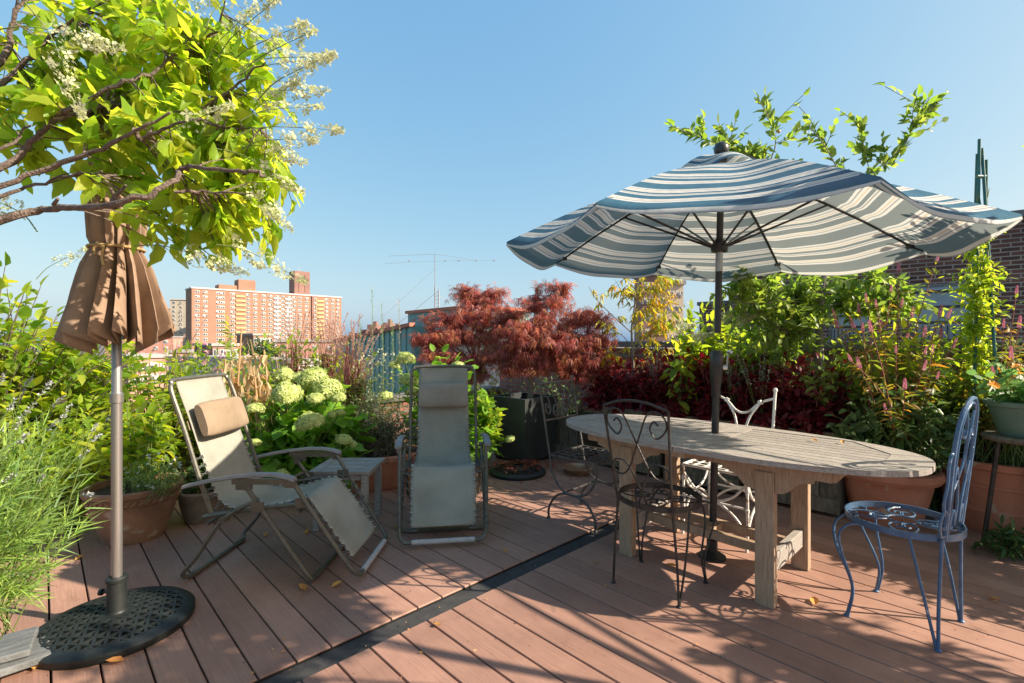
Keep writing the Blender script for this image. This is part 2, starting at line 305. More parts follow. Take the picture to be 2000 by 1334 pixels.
LM = dict(
    tree=leafmat('hydrangea_tree_leaf', [(.12,.23,.02), (.18,.30,.025), (.22,.33,.03), (.31,.33,.03), (.15,.27,.02)], .55,
                 [(.46,.76,.03), (.66,.88,.04), (.80,.92,.05), (.96,.92,.06), (.55,.82,.03)], veins=True),
    hedge=leafmat('hedge_leaf', [(.09,.16,.02), (.13,.23,.025), (.22,.31,.03), (.28,.32,.03), (.07,.13,.02)], .5,
                  [(.35,.58,.02), (.48,.72,.02), (.72,.82,.03), (.85,.80,.03), (.25,.48,.02)]),
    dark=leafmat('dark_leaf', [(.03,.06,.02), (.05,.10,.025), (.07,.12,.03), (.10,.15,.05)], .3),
    hyd=leafmat('hydrangea_leaf', [(.10,.23,.03), (.15,.30,.035), (.22,.38,.04), (.12,.26,.03)], .45,
                 [(.28,.62,.04), (.38,.72,.04), (.55,.82,.05), (.3,.62,.03)], veins=True),
    head=leafmat('hydrangea_floret', [(.42,.52,.13), (.54,.60,.20), (.64,.66,.30), (.34,.46,.10)], .35, [(.6,.7,.3)]*4),
    panicle=leafmat('panicle_floret', [(.50,.52,.28), (.62,.62,.42), (.50,.55,.24), (.42,.48,.18)], .35, [(.75,.75,.5)]*4),
    maple=leafmat('maple_leaf', [(.26,.07,.07), (.34,.10,.09), (.38,.14,.08), (.18,.045,.055), (.34,.17,.07)], .42,
                  [(.7,.12,.10), (.85,.18,.13), (.88,.30,.12), (.5,.09,.09), (.85,.38,.12)]),
    coleus=leafmat('coleus_leaf', [(.065,.010,.015), (.11,.014,.022), (.17,.018,.026), (.045,.008,.012)], .3,
                   [(.22,.01,.015), (.38,.015,.025), (.6,.03,.03), (.15,.01,.015)], rough=.35),
    peach=leafmat('peach_leaf', [(.28,.27,.03), (.40,.31,.03), (.16,.20,.03), (.36,.30,.03), (.45,.18,.03), (.20,.24,.03), (.36,.3,.03)], .5,
                  [(.8,.7,.03), (.95,.68,.03), (.45,.6,.04), (.9,.7,.03), (.95,.35,.03), (.55,.65,.04), (.85,.7,.04)]),
    apple=leafmat('apple_leaf', [(.11,.18,.04), (.16,.24,.05), (.23,.30,.07), (.13,.20,.055)], .42,
                  [(.3,.5,.05), (.4,.62,.05), (.6,.72,.08), (.3,.5,.07)]),
    celosia=leafmat('celosia_leaf', [(.06,.11,.03), (.11,.15,.03), (.22,.20,.03), (.28,.14,.03), (.08,.13,.03)], .4,
                    [(.2,.4,.04), (.4,.5,.04), (.7,.6,.04), (.75,.35,.04), (.25,.42,.04)]),
    spike=leafmat('pink_spike', [(.5,.06,.24), (.62,.30,.36), (.7,.45,.42), (.5,.12,.26)], .3, [(.8,.3,.5)]*4),
    vine=leafmat('vine_leaf', [(.14,.24,.03), (.22,.32,.03), (.30,.36,.04)], .5, [(.45,.7,.03), (.65,.8,.04), (.8,.8,.05)]),
    lav=leafmat('lavender_leaf', [(.13,.24,.06), (.20,.33,.06), (.28,.40,.08), (.16,.26,.12)], .35,
                [(.3,.55,.08), (.45,.68,.08), (.55,.75,.1), (.3,.5,.2)]),
    lavf=leafmat('lavender_spike', [(.30,.30,.30), (.36,.38,.40), (.26,.28,.22)], .2),
    dry=leafmat('dry_corn_leaf', [(.46,.31,.15), (.56,.42,.24), (.62,.50,.32), (.38,.24,.11)], .4, [(.8,.5,.2)]*4, rough=.8),
    grass=leafmat('purple_grass_leaf', [(.13,.03,.05), (.22,.07,.07), (.35,.18,.14), (.14,.12,.04)], .35),
    plume=leafmat('grass_plume', [(.45,.28,.20), (.55,.38,.28), (.40,.20,.17)], .35),
    weed=leafmat('weed_leaf', [(.14,.24,.05), (.20,.30,.07), (.28,.34,.12)], .4),
    cream=leafmat('cream_flower', [(.55,.50,.28), (.65,.62,.45), (.4,.42,.2)], .3),
    fallen=leafmat('fallen_leaf', [(.50,.22,.05), (.58,.32,.08), (.40,.16,.05), (.55,.38,.16)], .25, rough=.8),
    redlitter=leafmat('red_litter', [(.30,.05,.03), (.36,.12,.05), (.22,.05,.03)], .15, rough=.9),
    basil=leafmat('small_leaf', [(.05,.09,.03), (.09,.13,.05), (.16,.18,.09), (.28,.30,.2)], .3),
    nast=leafmat('nasturtium', [(.08,.18,.05), (.12,.24,.06), (.18,.3,.06)], .4),
    orange=leafmat('orange_petal', [(.85,.22,.02), (.9,.35,.03)], .3),
    whitef=leafmat('white_petal', [(.72,.68,.6), (.8,.72,.7)], .3),
)

# ------------------------------------------------------------ leaves
def ovate(wd=.5, fold=.12, curl=.15, lo=False):
    if lo:
        return np.array([(0,0,0), (.45,wd/2,fold*.6), (1,0,-curl), (.45,-wd/2,fold*.6), (.45,0,0)], float), [(0,4,1), (4,2,1), (0,3,4), (4,3,2)]
    v = [(0,0,0), (.28,wd*.44,fold*.8), (.28,0,0), (.28,-wd*.44,fold*.8), (.66,wd*.38,fold*.6-curl*.4), (.66,0,-curl*.35), (.66,-wd*.38,fold*.6-curl*.4), (1,0,-curl)]
    return np.array(v, float), [(0,2,1), (0,3,2), (1,2,5,4), (2,3,6,5), (4,5,7), (5,6,7)]
def fine(wd=.5, fold=.14, curl=.25, wave=.03):
    v = [(0,0,0)]; st_ = ((.10,.50), (.27,.93), (.47,1.0), (.67,.80), (.86,.38)); f = []
    for i, (x, q) in enumerate(st_):
        z = -curl*x*x; w_ = wd/2*q; zz = z+fold*q*.5+wave*(1 if i % 2 else -1)
        v += [(x, w_, zz), (x, 0, z), (x, -w_, zz)]
    v.append((1, 0, -curl)); f += [(0,2,1), (0,3,2)]
    for i in range(4):
        a = 1+3*i; f += [(a, a+1, a+4, a+3), (a+1, a+2, a+5, a+4)]
    f += [(13,14,16), (14,15,16)]
    return np.array(v, float), f
def star(n=5, wd=.10, droop=.35, spread=2.4):
    v = [(0,0,0)]; f = []
    for i in range(n):
        a = (i/(n-1)-.5)*spread; l = 1-.35*abs(i/(n-1)-.5)*2; k = len(v)
        c, s = math.cos(a), math.sin(a)
        v += [(c*l*.5-s*wd, s*l*.5+c*wd, -.1*droop), (c*l, s*l, -droop), (c*l*.5+s*wd, s*l*.5-c*wd, -.1*droop)]
        f.append((0, k+2, k+1, k))
    return np.array(v, float), f
def blade(wd=.05, bend=.3):
    v = []; f = []
    for i in range(5):
        t = i/4; ww = wd*(1-t**1.6)*(.6+.8*t if t < .5 else 1)/2+.001
        v += [(t, ww, -bend*t*t), (t, -ww, -bend*t*t)]
        if i: f.append((2*i-2, 2*i-1, 2*i+1, 2*i))
    return np.array(v, float), f
def floret():
    v = []; f = []
    for i in range(4):
        a = i*math.pi/2; k = len(v); c, s = math.cos(a), math.sin(a)
        for x, y, z in ((.05,0,0), (.5,.32,.1), (1,0,.05), (.5,-.32,.1)): v.append((c*x-s*y, s*x+c*y, z))
        f.append((k, k+3, k+2, k+1))
    return np.array(v, float), f
T_OV, T_LO, T_NAR, T_STAR, T_FLO = ovate(), ovate(lo=True), ovate(.26, .08, .35), star(), floret()
T_ROUND = ovate(.8, .08, .12); T_NARLO = ovate(.24, .06, .4, lo=True); T_BLADE = blade()
T_HEART = fine(.72, .12, .22)
def unit(a): return a/np.maximum(1e-9, np.linalg.norm(a, axis=-1, keepdims=True))

class Leaves:
    def __init__(s): s.p = []; s.d = []; s.u = []; s.s = []
    def add(s, p, d, u, sc):
        p = np.atleast_2d(np.array(p, float)); n = len(p); s.p.append(p)
        s.d.append(np.broadcast_to(np.atleast_2d(np.array(d, float)), (n, 3))); s.u.append(np.broadcast_to(np.atleast_2d(np.array(u, float)), (n, 3))); s.s.append(np.broadcast_to(np.atleast_1d(np.array(sc, float)), (n,)))
    def count(s): return sum(len(a) for a in s.s)
    def build(s, name, tmpl, mat, parent=None, org=(0,0,0)):
        p = np.concatenate(s.p); d = unit(np.concatenate(s.d)); u = np.concatenate(s.u); sc = np.concatenate(s.s)
        side = unit(np.cross(u, d)); nn = np.cross(d, side)
        tv, tf = tmpl; n = len(p); k = len(tv)
        jit = rng.uniform(.75, 1.25, (n, 1, 1)); jz = rng.uniform(.1, 1.9, (n, 1, 1))
        V = p[:, None, :]-np.array(org)[None, None, :] + sc[:, None, None]*(tv[None, :, 0:1]*d[:, None, :] + tv[None, :, 1:2]*jit*side[:, None, :] + tv[None, :, 2:3]*jz*nn[:, None, :])
        V = V.reshape(-1, 3)
        me = bpy.data.meshes.new(name)
        ls = np.array([len(f) for f in tf]); li = np.concatenate([np.array(f) for f in tf])
        LI = (np.arange(n)[:, None]*k+li[None, :]).ravel(); LS = np.tile(ls, n)
        me.vertices.add(len(V)); me.vertices.foreach_set('co', V.ravel().astype(np.float32))
        me.loops.add(len(LI)); me.loops.foreach_set('vertex_index', LI.astype(np.int32))
        me.polygons.add(len(LS)); st_ = np.concatenate([[0], np.cumsum(LS)[:-1]])
        me.polygons.foreach_set('loop_start', st_.astype(np.int32)); me.polygons.foreach_set('loop_total', LS.astype(np.int32))
        me.polygons.foreach_set('use_smooth', np.ones(len(LS), bool))
        if k > 5:
            ul = me.uv_layers.new(name='UVMap'); ul.data.foreach_set('uv', np.tile(tv[li][:, :2], (n, 1)).ravel().astype(np.float32))
        me.materials.append(mat); me.update(calc_edges=True); me.validate()
        o = bpy.data.objects.new(name, me); C.objects.link(o); o.parent = parent; return o

def bez(p0, p1, p2, n):
    t = np.linspace(0, 1, n)[:, None]; return (1-t)**2*p0+2*t*(1-t)*p1+t*t*p2
def rdir(n=1): return unit(rng.normal(size=(n, 3)))
def stem_leaves(LV, path, n, size, t0=.3, out=.9, droop=.15, upj=.5, fwd=.4, tip=True):
    """leaves set along a twig"""
    m = len(path); ts = t0+(1-t0)*(np.arange(n)+rng.uniform(0, 1, n))/n
    if tip: ts[-1] = 1
    fi = ts*(m-1); i0 = np.minimum(fi.astype(int), m-2); fr = (fi-i0)[:, None]
    P = path[i0]*(1-fr)+path[i0+1]*fr; T = unit(path[i0+1]-path[i0])
    rad = rdir(n); rad = unit(rad-T*np.sum(rad*T, 1, keepdims=True))
    D = T*fwd+rad*out+np.array([0, 0, -droop]); 
    if tip: D[-1] = T[-1]+np.array([0, 0, -droop])
    U = np.array([0, 0, 1.])+rng.normal(size=(n, 3))*upj
    LV.add(P, D, U, size*rng.uniform(.65, 1.2, n))
def ell(c, r, n=1, shell=.5):
    d = rdir(n); q = rng.uniform(shell**3, 1, (n, 1))**(1/3); return np.array(c)+d*q*np.array(r)
def stems_bush(base, crown, rad, ns, nl, size, LV, tb, r0=.004, spread=.1, shell=.35, t0=.3, droop=.15, arch=.6, out=.9, fwd=.4, keep_up=True, br=1, upj=.5):
    base = np.array(base, float)
    for i in range(ns):
        b = base+np.array([rng.normal()*spread, rng.normal()*spread, 0])
        e = ell(crown, rad, 1, shell)[0]
        if keep_up and e[2] < base[2]+.05: e[2] = base[2]+.05+rng.uniform(0, .1)
        mid = b*(1-arch)+e*arch; mid[2] = b[2]+(e[2]-b[2])*(.75); mid = mid+rng.normal(size=3)*.04
        path = bez(b, mid, e, 9)
        if tb is not None: tb.tube([Vector(p) for p in path[::2]], [r0, r0*.35], 4)
        stem_leaves(LV, path, nl, size, t0, droop=droop, out=out, fwd=fwd, upj=upj)
def twig_crown(blobs, skel, n, nl, size, LV, tb, r0=.003, droop=.15, sag=.0, t0=.25, out=.9, fwd=.4, upj=.5, maxlen=9, shell=.2, k=4):
    """blobs: (centre, radii, weight); skel: points of the limbs the twigs leave from"""
    sk = np.array([tuple(p) for p in skel]); W = np.array([b[2] for b in blobs], float); W /= W.sum()
    for i in range(n):
        b = blobs[rng.choice(len(blobs), p=W)]; e = ell(b[0], b[1], 1, shell)[0]
        dd = np.linalg.norm(sk-e, axis=1); j = rng.choice(np.argsort(dd)[:k]); s0 = sk[j]
        if dd[j] > maxlen: continue
        mid = (s0+e)/2+rng.normal(size=3)*.08*dd[j]+np.array([0, 0, sag*dd[j]])
        path = bez(s0, mid, e, 8)
        if tb is not None: tb.tube([Vector(p) for p in path[::2]]+([Vector(path[-1])]), [r0, r0*.4], 4)
        stem_leaves(LV, path, nl, size, t0, droop=droop, out=out, fwd=fwd, upj=upj)

# ============================================================ SETTING
def build_setting():
    m = MB(); m.add([(-3000,-600,-18), (3000,-600,-18), (3000,4500,-18), (-3000,4500,-18)], [(0,1,2,3)])
    struct(m.build('ground', MAT['city'], smooth=False))
    # roof slab under the deck
    r = struct(bpy.data.objects.new('roof', None)) if False else None
    m = MB(); m.box((-1.0, .6, -9.1), (9.6, 9.6, 17.98))
    o = struct(m.build('roof', MAT['roof'], smooth=False)); o.rotation_euler = (0, 0, BANG)
    # deck: local x along boards, local y along the channel
    m = MB(); bw, gap = .1385, .007
    def run(s0, s1, off):
        k0 = int((-4-off)/(bw))-1
        for k in range(k0, k0+80):
            t0 = off+k*bw
            if t0 < -4.1 or t0+bw > 5.0: continue
            cuts = [s0, s1]
            for a, b in zip(cuts[:-1], cuts[1:]):
                m.box(((a+b)/2, t0+bw/2, -.0125), (b-a-.003, bw-gap, .025), bev=.0025)
    run(-5.4, -1.95, .024); run(-1.835, 3.4, -.005)
    o = struct(m.build('deck', MAT['deck'], smooth=False)); o.rotation_euler = (0, 0, BANG)
    m = MB(); m.box((-1.8925, .3, -.03), (.112, 8.8, .03))
    o = struct(m.build('deck_channel', MAT['channel'], smooth=False)); o.rotation_euler = (0, 0, BANG)
    m = MB()
    m.box((-1.9545+.0005, .3, -.032), (.006, 8.8, .05)); m.box((-1.829, .3, -.032), (.006, 8.8, .05))
    o = struct(m.build('deck_channel_edge', MAT['knob'], smooth=False)); o.rotation_euler = (0, 0, BANG)

def parapet(name, label, s0, s1, t0, t1, h, cop=.07):
    T = thing(name, label, 'wall', (0,0,0), BANG)
    m = MB(); m.box(((s0+s1)/2, (t0+t1)/2, h/2-.1), (s1-s0, t1-t0, h-cop+.1)); m.build('wall', MAT['brickroof'], T, smooth=False)
    m = MB(); n = max(2, int(max(s1-s0, t1-t0)/.9))
    for i in range(n):
        if s1-s0 > t1-t0:
            L_ = (s1-s0)/n; m.box((s0+L_*(i+.5), (t0+t1)/2, h-cop/2+.002+(i % 3)*.001), (L_-.006, t1-t0+.08, cop), bev=.008)
        else:
            L_ = (t1-t0)/n; m.box(((s0+s1)/2, t0+L_*(i+.5), h-cop/2+.002+(i % 3)*.001), (s1-s0+.08, L_-.006, cop), bev=.008)
    m.build('coping', MAT['coping'], T, smooth=False)

def far_building(name, label, mat, p0, p1, z0, z1, depth, floors, cols, rows_from=0, panels=(), win=(1.3, 1.25), roofline=None, group=None, side=True, maxw=100, edge=1.5):
    """p0,p1: ground points of the facade ends; local x runs along the facade, y into the building"""
    p0, p1 = Vector(p0), Vector(p1); L_ = (p1-p0).length; rz = math.atan2(p1.y-p0.y, p1.x-p0.x)
    T = thing(name, label, 'building', (p0.x, p0.y, z0), rz, group)
    H = z1-z0
    m = MB(); m.box((L_/2, depth/2, H/2), (L_, depth, H)); m.build('wall', mat, T, smooth=False)
    m = MB(); m.box((L_/2, depth/2, H+.4), (L_+.8, depth+.8, .8)); m.build('roof_edge', MAT['winframe'] if H > 35 else MAT['tar'], T, smooth=False)
    for (xa, xb, pm) in panels:
        for f in range(rows_from, floors):
            zc = H-(f-rows_from+.5)*H/floors if False else H*(f+.5)/floors
        pass
    fh = 2.85; nfl = int((H-1)/fh)
    cand = []
    for f in range(nfl):
        z = H-1.9-f*fh
        if z+z0 < -8: break
        for x in cols: cand.append((x*L_, z, f))
    w0 = MB(); w0.box((0, -.06, 0), (win[0]*1.25, .12, win[1]*1.25), mi=1); w0.box((-win[0]*.28, -.10, 0), (win[0]*.5, .06, win[1]), mi=0); w0.box((win[0]*.30, -.10, -.1), (win[0]*.46, .06, win[1]*.8), mi=0)
    first = None; n = 0; rest = MB(); VAR = []
    for (x, z, f) in cand:
        if n < maxw:
            if first is None:
                first = w0.build('window', [MAT['glass'], MAT['winframe']], T, smooth=False); first.location = (x, 0, z)
            else:
                if n in (1, 2, 3, 4):
                    v_ = MB(); a_, b_ = ((1.0,.5), (.6,.8), (.4,1.0), (.8,.35))[n-1]
                    v_.box((0, -.06, 0), (win[0]*1.25, .12, win[1]*1.25), mi=1); v_.box((-win[0]*.28, -.10, (a_-1)*win[1]/2), (win[0]*.5, .06, win[1]*a_), mi=0); v_.box((win[0]*.30, -.10, (b_-1)*win[1]/2), (win[0]*.46, .06, win[1]*b_), mi=0)
                    if n % 2: v_.box((-win[0]*.25, -.35, -win[1]*.35), (win[0]*.4, .5, win[1]*.3), mi=1)
                    o_ = v_.build('window', [MAT['glass'], MAT['winframe']], T, smooth=False); o_.location = (x, 0, z); VAR.append(o_)
                else: copy_child(random.choice(VAR+[first]), T, (x, 0, z))
            n += 1
        else:
            rest.box((x, -.06, z), (win[0]*1.25, .12, win[1]*1.25), mi=1); rest.box((x-win[0]*.28, -.10, z), (win[0]*.5, .06, win[1]), mi=0); rest.box((x+win[0]*.30, -.10, z-.1), (win[0]*.46, .06, win[1]*.8), mi=0)
    if rest.v:
        o = rest.build('window_rows', [MAT['glass'], MAT['winframe']], T, smooth=False); o['kind'] = 'stuff'
    for (xa, xb, pm) in panels:
        first = None
        for f in range(nfl):
            z = H-1.9-f*fh
            if z+z0 < -8: break
            if first is None:
                m = MB(); m.box((0, -.25, 0), ((xb-xa)*L_, .5, 1.15)); first = m.build('balcony', MAT[pm], T, smooth=False); first.location = ((xa+xb)/2*L_, 0, z-1.2)
            else: copy_child(first, T, ((xa+xb)/2*L_, 0, z-1.2))
    return T, L_, H

def build_city():
    T, L_, H = far_building('apartment_tower', 'long orange brick apartment tower with yellow balconies and a roof stack', MAT['brickapt'],
        (-191, 290, 0), (-124.5, 355, 0), -18, 33, 16, 14,
        [.03,.075,.15,.175,.235,.33,.375,.43,.475,.52,.56,.60,.64,.68,.73,.79,.88,.93,.97],
        panels=((.255,.315,'yellow'), (.495,.545,'palepanel'), (.575,.625,'palepanel'), (.80,.86,'yellow')), win=(1.9,1.3))
    m = MB(); m.box((L_*.335, 8, H+4), (10, 9, 8)); m.box((L_*.24, 9, H+2), (14, 9, 4)); m.build('roof_house', MAT['brickapt'], T, smooth=False)
    m = MB(); m.box((L_*.71, 8, H+8.5), (10.5, 10, 17)); m.box((L_*.71-2, 2.9, H+9), (1, .3, 12), mi=1); m.box((L_*.71+2.2, 2.9, H+9), (1, .3, 12), mi=1)
    m.build('chimney_tower', [MAT['bricktower'], MAT['bricktower']], T, smooth=False)
    m = MB()
    for k in range(3): m.tube([(L_*.71+k*.8-1, 8, H+17), (L_*.71+k*.8-1, 8, H+21-k)], .15, 5)
    m.build('aerial', MAT['wire'], T)
    m = MB(); m.box((L_*.775, -.35, H/2), (1.6, .9, H)); m.build('recess_shade_strip', MAT['bricktower'], T, smooth=False)  # no real recess: its shade is put in as a projecting darker strip
    far_building('cream_tower', 'slim cream brick tower just left of the orange apartment tower', MAT['cream'],
        (-232, 330, 0), (-208, 334, 0), -18, 29.5, 16, 14, [.1,.28,.5,.62,.85], win=(1.3,1.3))
    far_building('pink_tower', 'low pinkish tower half hidden by the closed tan umbrella', MAT['cream'],
        (-300, 380, 0), (-268, 384, 0), -18, 27, 16, 14, [.15,.4,.65,.85], win=(1.5,1.3))
    far_building('pink_block', 'pinkish brick block behind the hem of the tan umbrella', MAT['pinkb'],
        (-180, 215, 0), (-155, 222, 0), -18, 3, 12, 5, [.15,.35,.55,.75,.9], win=(1.3,1.3))
    for i, (xa, xb, yt, d, mt, lb) in enumerate((
        (330, 420, 689, 150, 'pinkb', 'low brick row house with pale roof under the cream tower'),
        (415, 470, 676, 140, 'bricktower', 'brown brick house at the foot of the orange tower'),
        (495, 532, 655, 190, 'brickapt', 'small red brick house left of the round far tree'),
        (540, 660, 668, 160, 'pinkb', 'wide low brick building under the balconies of the orange tower'),
        (455, 500, 705, 90, 'whitewall', 'small white house glimpsed between dry corn leaves'),
        (560, 625, 712, 80, 'whitewall', 'white rooftop seen above the pale hydrangea heads'),
        (250, 330, 700, 110, 'pinkb', 'low pink house beneath the tan umbrella hem'))):
        a = pt(xa, yt, d); b = pt(xb, yt, d+6)
        far_building('row_house', lb, MAT[mt], (a.x, a.y, 0), (b.x, b.y, 0), -18, a.z, 14, 4, [.12,.37,.62,.87], win=(1.3,1.5))
    sky = ((690,715,650,430), (717,735,634,420), (736,748,640,430), (748,762,630,410), (762,778,638,440), (668,690,655,460), (1345,1365,655,300))
    for i, (xa, xb, yt, d) in enumerate(sky):
        a = pt(xa, yt, d); b = pt(xb, yt, d)
        m = MB(); w_ = (b.x-a.x); m.box((0, 8, (a.z+18)/2), (w_, 16, a.z+18)); 
        T = thing('skyline_block', ('far brown block on the skyline, %s' % ('first from the left', 'third from the left', 'fourth from the left', 'fifth from the left', 'sixth from the left', 'low one nearest the orange tower', 'lone one beside the black umbrella pole')[i]), 'building', ((a.x+b.x)/2, d, -18), 0, 'far skyline blocks')
        m.build('wall', MAT['bricktower'], T, smooth=False)
        m = MB(); m.box((w_*.15, 8, a.z+18+1.5), (w_*.4, 6, 3)); m.build('water_tank', MAT['bricktower'], T, smooth=False)
    # dark tower behind the yellow tree
    far_building('dark_tower', 'dark brick tower with paler side behind the yellow peach tree', MAT['bricktower'],
        (pt(1252,0,90).x, 90, 0), (pt(1300,0,90).x, 90, 0), -18, 13.5, 5, 10, [.1,.26,.42,.58,.74,.9], win=(.55,.9))
    far_building('pale_tower', 'pale pinkish tower rising beside the dark brick tower', MAT['cream'],
        (pt(1302,0,96).x, 96, 0), (pt(1335,0,96).x, 96, 0), -18, 12.5, 5, 10, [.15,.38,.62,.85], win=(.5,.9))
    # neighbour with the big brick flank
    p0 = Vector((5.2, 11.5)); rz = R(-40)
    T = thing('brick_building', 'dark red brick building with two windows behind the right hand parapet', 'building', (5.2, 11.5, -18), rz)
    m = MB(); m.box((7, 3.5, 10.7), (14, 7, 21.4)); m.build('wall', MAT['brickdk'], T, smooth=False)
    m = MB(); m.box((7, 3.5, 21.46), (14.2, 7.2, .12)); m.build('roof_coping', MAT['coping'], T, smooth=False)
    def win(px, pyt, pyb, wpx):
        a = Vector((px-1000, 950)).normalized(); dr = Vector((math.cos(rz), math.sin(rz)))
        # ray hits the flank
        x1 = (px-1000)/950; s = (11.5*x1-5.2)/(dr.x-dr.y*x1); d = 11.5+dr.y*s
        zt = CAM_H-(pyt-667)/950*d+18; zb = CAM_H-(pyb-667)/950*d+18; ww = wpx/950*d*1.25
        g = MB(); g.box((s, -.04, (zt+zb)/2), (ww+.14, .10, zt-zb+.14), mi=0); wo = g.build('window', MAT['coping'], T, smooth=False)
        g = MB(); g.box((s, -.105, (zt+zb)/2), (ww, .03, zt-zb)); g.build('pane', MAT['pane'], wo, smooth=False)
        g = MB()
        for k in range(3): g.box((s, -.13, zb+(zt-zb)*(.32+.3*k)), (ww, .02, .04))
        for k in range(9): g.box((s-ww/2+ww*(k+.5)/9, -.135, zb+(zt-zb)*.13), (.015, .02, (zt-zb)*.26))
        g.build('window_bars', MAT['iron'], wo, smooth=False)
        g = MB(); g.box((s, -.08, zb-.1), (ww+.3, .18, .08)); g.build('sill', MAT['whitewall'], wo, smooth=False)
    win(1838, 562, 662, 66); win(1661, 590, 662, 45)
    m = MB(); m.bar((11.2, -.06, 15.5), (13.6, -.06, 22.5), .10, .05, up=(0,1,0)); m.bar((9.8, -.06, 19.6), (13.6, -.06, 24), .05, .05, up=(0,1,0)); m.build('fire_stair', MAT['iron'], T, smooth=False)
    m = MB()
    a = pt(1366, 597, 13.5)
    T = thing('stair_bulkhead', 'low dark brick roof bulkhead left of the big brick flank', 'building', (a.x, 13.5, -18), R(-40))
    m.box((1.2, 1, (a.z+18)/2), (2.4, 2, a.z+18)); m.build('wall', MAT['brickdk'], T, smooth=False)
    m = MB(); m.box((1.2, 1, a.z+18.05), (2.5, 2.1, .1)); m.build('roof_edge', MAT['coping'], T, smooth=False)
    # teal metal clad roof structure
    T = thing('teal_building', 'teal metal clad roof building with red brown trim behind the grasses', 'building', (0,0,0))
    m = MB()
    A = pt(655, 668, 21); B = pt(806, 637, 15.5); E = A+Vector((3, 5, 0)); F = B+Vector((3, 5, 0))
    for P_, Q_ in ((A, B),):
        d = (Q_-P_); n = 34
        nn = Vector((d.y, -d.x, 0)).normalized()
        for k in range(n):
            a0 = P_+d*(k/n); a1 = P_+d*((k+1)/n); o_ = nn*(.04 if k % 2 else 0)
            m.add([Vector((a0.x, a0.y, -18))+o_, Vector((a1.x, a1.y, -18))+o_, a1+o_, a0+o_], [(0,1,2,3)])
            m.add([Vector((a1.x, a1.y, -18))+o_, Vector((a1.x, a1.y, -18))+nn*(0 if k % 2 else .04), a1+nn*(0 if k % 2 else .04), a1+o_], [(0,1,2,3)])
    m.add([(A.x,A.y,-18), (E.x,E.y,-18), E, A, (F.x,F.y,-18), F, (B.x,B.y,-18), B], [(1,0,3,2), (4,1,2,5), (6,4,5,7), (3,7,5,2)])
    m.build('wall', MAT['teal'], T, smooth=False)
    m = MB(); m.bar(A+Vector((0,-.05,.05)), B+Vector((0,-.05,.05)), .2, .12); m.build('trim', MAT['redtrim'], T, smooth=False)
    P_ = pt(804, 608, 15.5); Q_ = pt(852, 604, 14.4); d2 = (Q_-P_); d2.z = 0; rz2 = math.atan2(d2.y, d2.x)
    m = MB(); M_ = (P_+Q_)/2; m.box((M_.x+1.2, M_.y+1.4, P_.z/2-.5), (d2.length+2.2, 2.4, P_.z+1), rz=rz2); m.build('upper_storey', MAT['teal'], T, smooth=False)
    m = MB(); m.box((M_.x+1.2, M_.y+1.4, P_.z+.05), (d2.length+2.35, 2.55, .1), rz=rz2); m.build('trim', MAT['redtrim'], T, smooth=False)
    # pale neighbour behind the maples
    T = thing('pale_neighbour_house', 'pale rendered house with flat roof behind the red maples', 'building', (0, 0, -18), R(-10))
    a = pt(1010, 652, 12)
    c_ = Matrix.Rotation(R(10), 3, 'Z') @ Vector((a.x, 14, 0))
    m = MB(); m.box((c_.x+.1, c_.y, (a.z+17.7)/2), (4.4, 4, a.z+17.7)); m.build('wall', MAT['whitewall'], T, smooth=False)
    m = MB(); m.box((c_.x+.1, c_.y, a.z+17.76), (4.7, 4.3, .14)); m.build('roof_slab', MAT['coping'], T, smooth=False)
    m = MB(); m.box((c_.x-1.2, c_.y-2.02, a.z+17), (.8, .06, .9)); m.build('window', MAT['glass'], T, smooth=False)
    # mast
    b = pt(842, 608, 15.2)
    T = thing('antenna_mast', 'thin radio antenna mast with long wire elements and guys', 'antenna', (b.x, b.y+.8, b.z-.4))
    h = 488; top = (667-488)/950*15.2+CAM_H-(b.z-.4)
    m = MB(); m.tube([(0,0,0), (0,0,top*.55)], .024, 8); m.tube([(.12,0,0), (.12,0,top*.5)], .02, 6); m.tube([(0,0,top*.5), (0,0,top)], .013, 8)
    for k in range(8): m.tube([(0,0,.2+k*.12), (.12,0,.26+k*.12)], .01, 4)
    m.build('mast', MAT['mast'], T)
    m = MB(); e1 = [(-1.6,.2,top-.02), (-.7,.1,top+.0), (0,0,top+.0), (.7,-.1,top-.10), (1.25,-.1,top-.2)]
    m.tube(smooth_path([Vector(p) for p in e1]), .005, 5); m.tube([(-1.75,.2,top-.28), (-.6,0,top-.24), (0,0,top-.22), (2.0,-.2,top-.22)], .0035, 5)
    for x in (-.9, .3, .75, 1.3, 1.9): m.tube([(x,0,top-.21), (x+.07,0,top-.2)], .02, 5)
    m.build('antenna_element', MAT['wire'], T)
    for e in ((-1.9,0,.1), (-1.4,.5,1.0-1), (1.6,1,0)):
        g = MB(); g.tube([(0,0,top*(.8 if e[0] < -1.5 else .45)), e], .006, 4); g.build('guy_wire', MAT['wire'], T)
    # round far tree
    p = pt(515, 690, 130)
    LV = Leaves(); T = thing('far_tree', 'round dark green tree in front of the orange apartment tower', 'tree', (p.x, 130, -18))
    tb = MB(); tb.tube([(p.x,130,-18), (p.x,130,-6)], [.6,.3], 6); sk = [(p.x,130,-8+k) for k in range(6)]
    twig_crown([((p.x, 130, -1.5), (5.5, 5, 4.2), 1)], sk, 260, 12, .8, LV, None, shell=.3)
    tb.build('trunk', MAT['bark'], T, org=T.location); LV.build('crown', T_LO, LM['dark'], T, T.location)

build_setting()
parapet('parapet_wall', 'brick parapet with dark coping behind the planters on the right', -5.5, 3.7, 5.05, 5.31, 1.25)
parapet('parapet_wall', 'lower brick parapet behind the hydrangeas on the left', -5.76, -5.51, -4.2, 5.31, .55)
build_city()

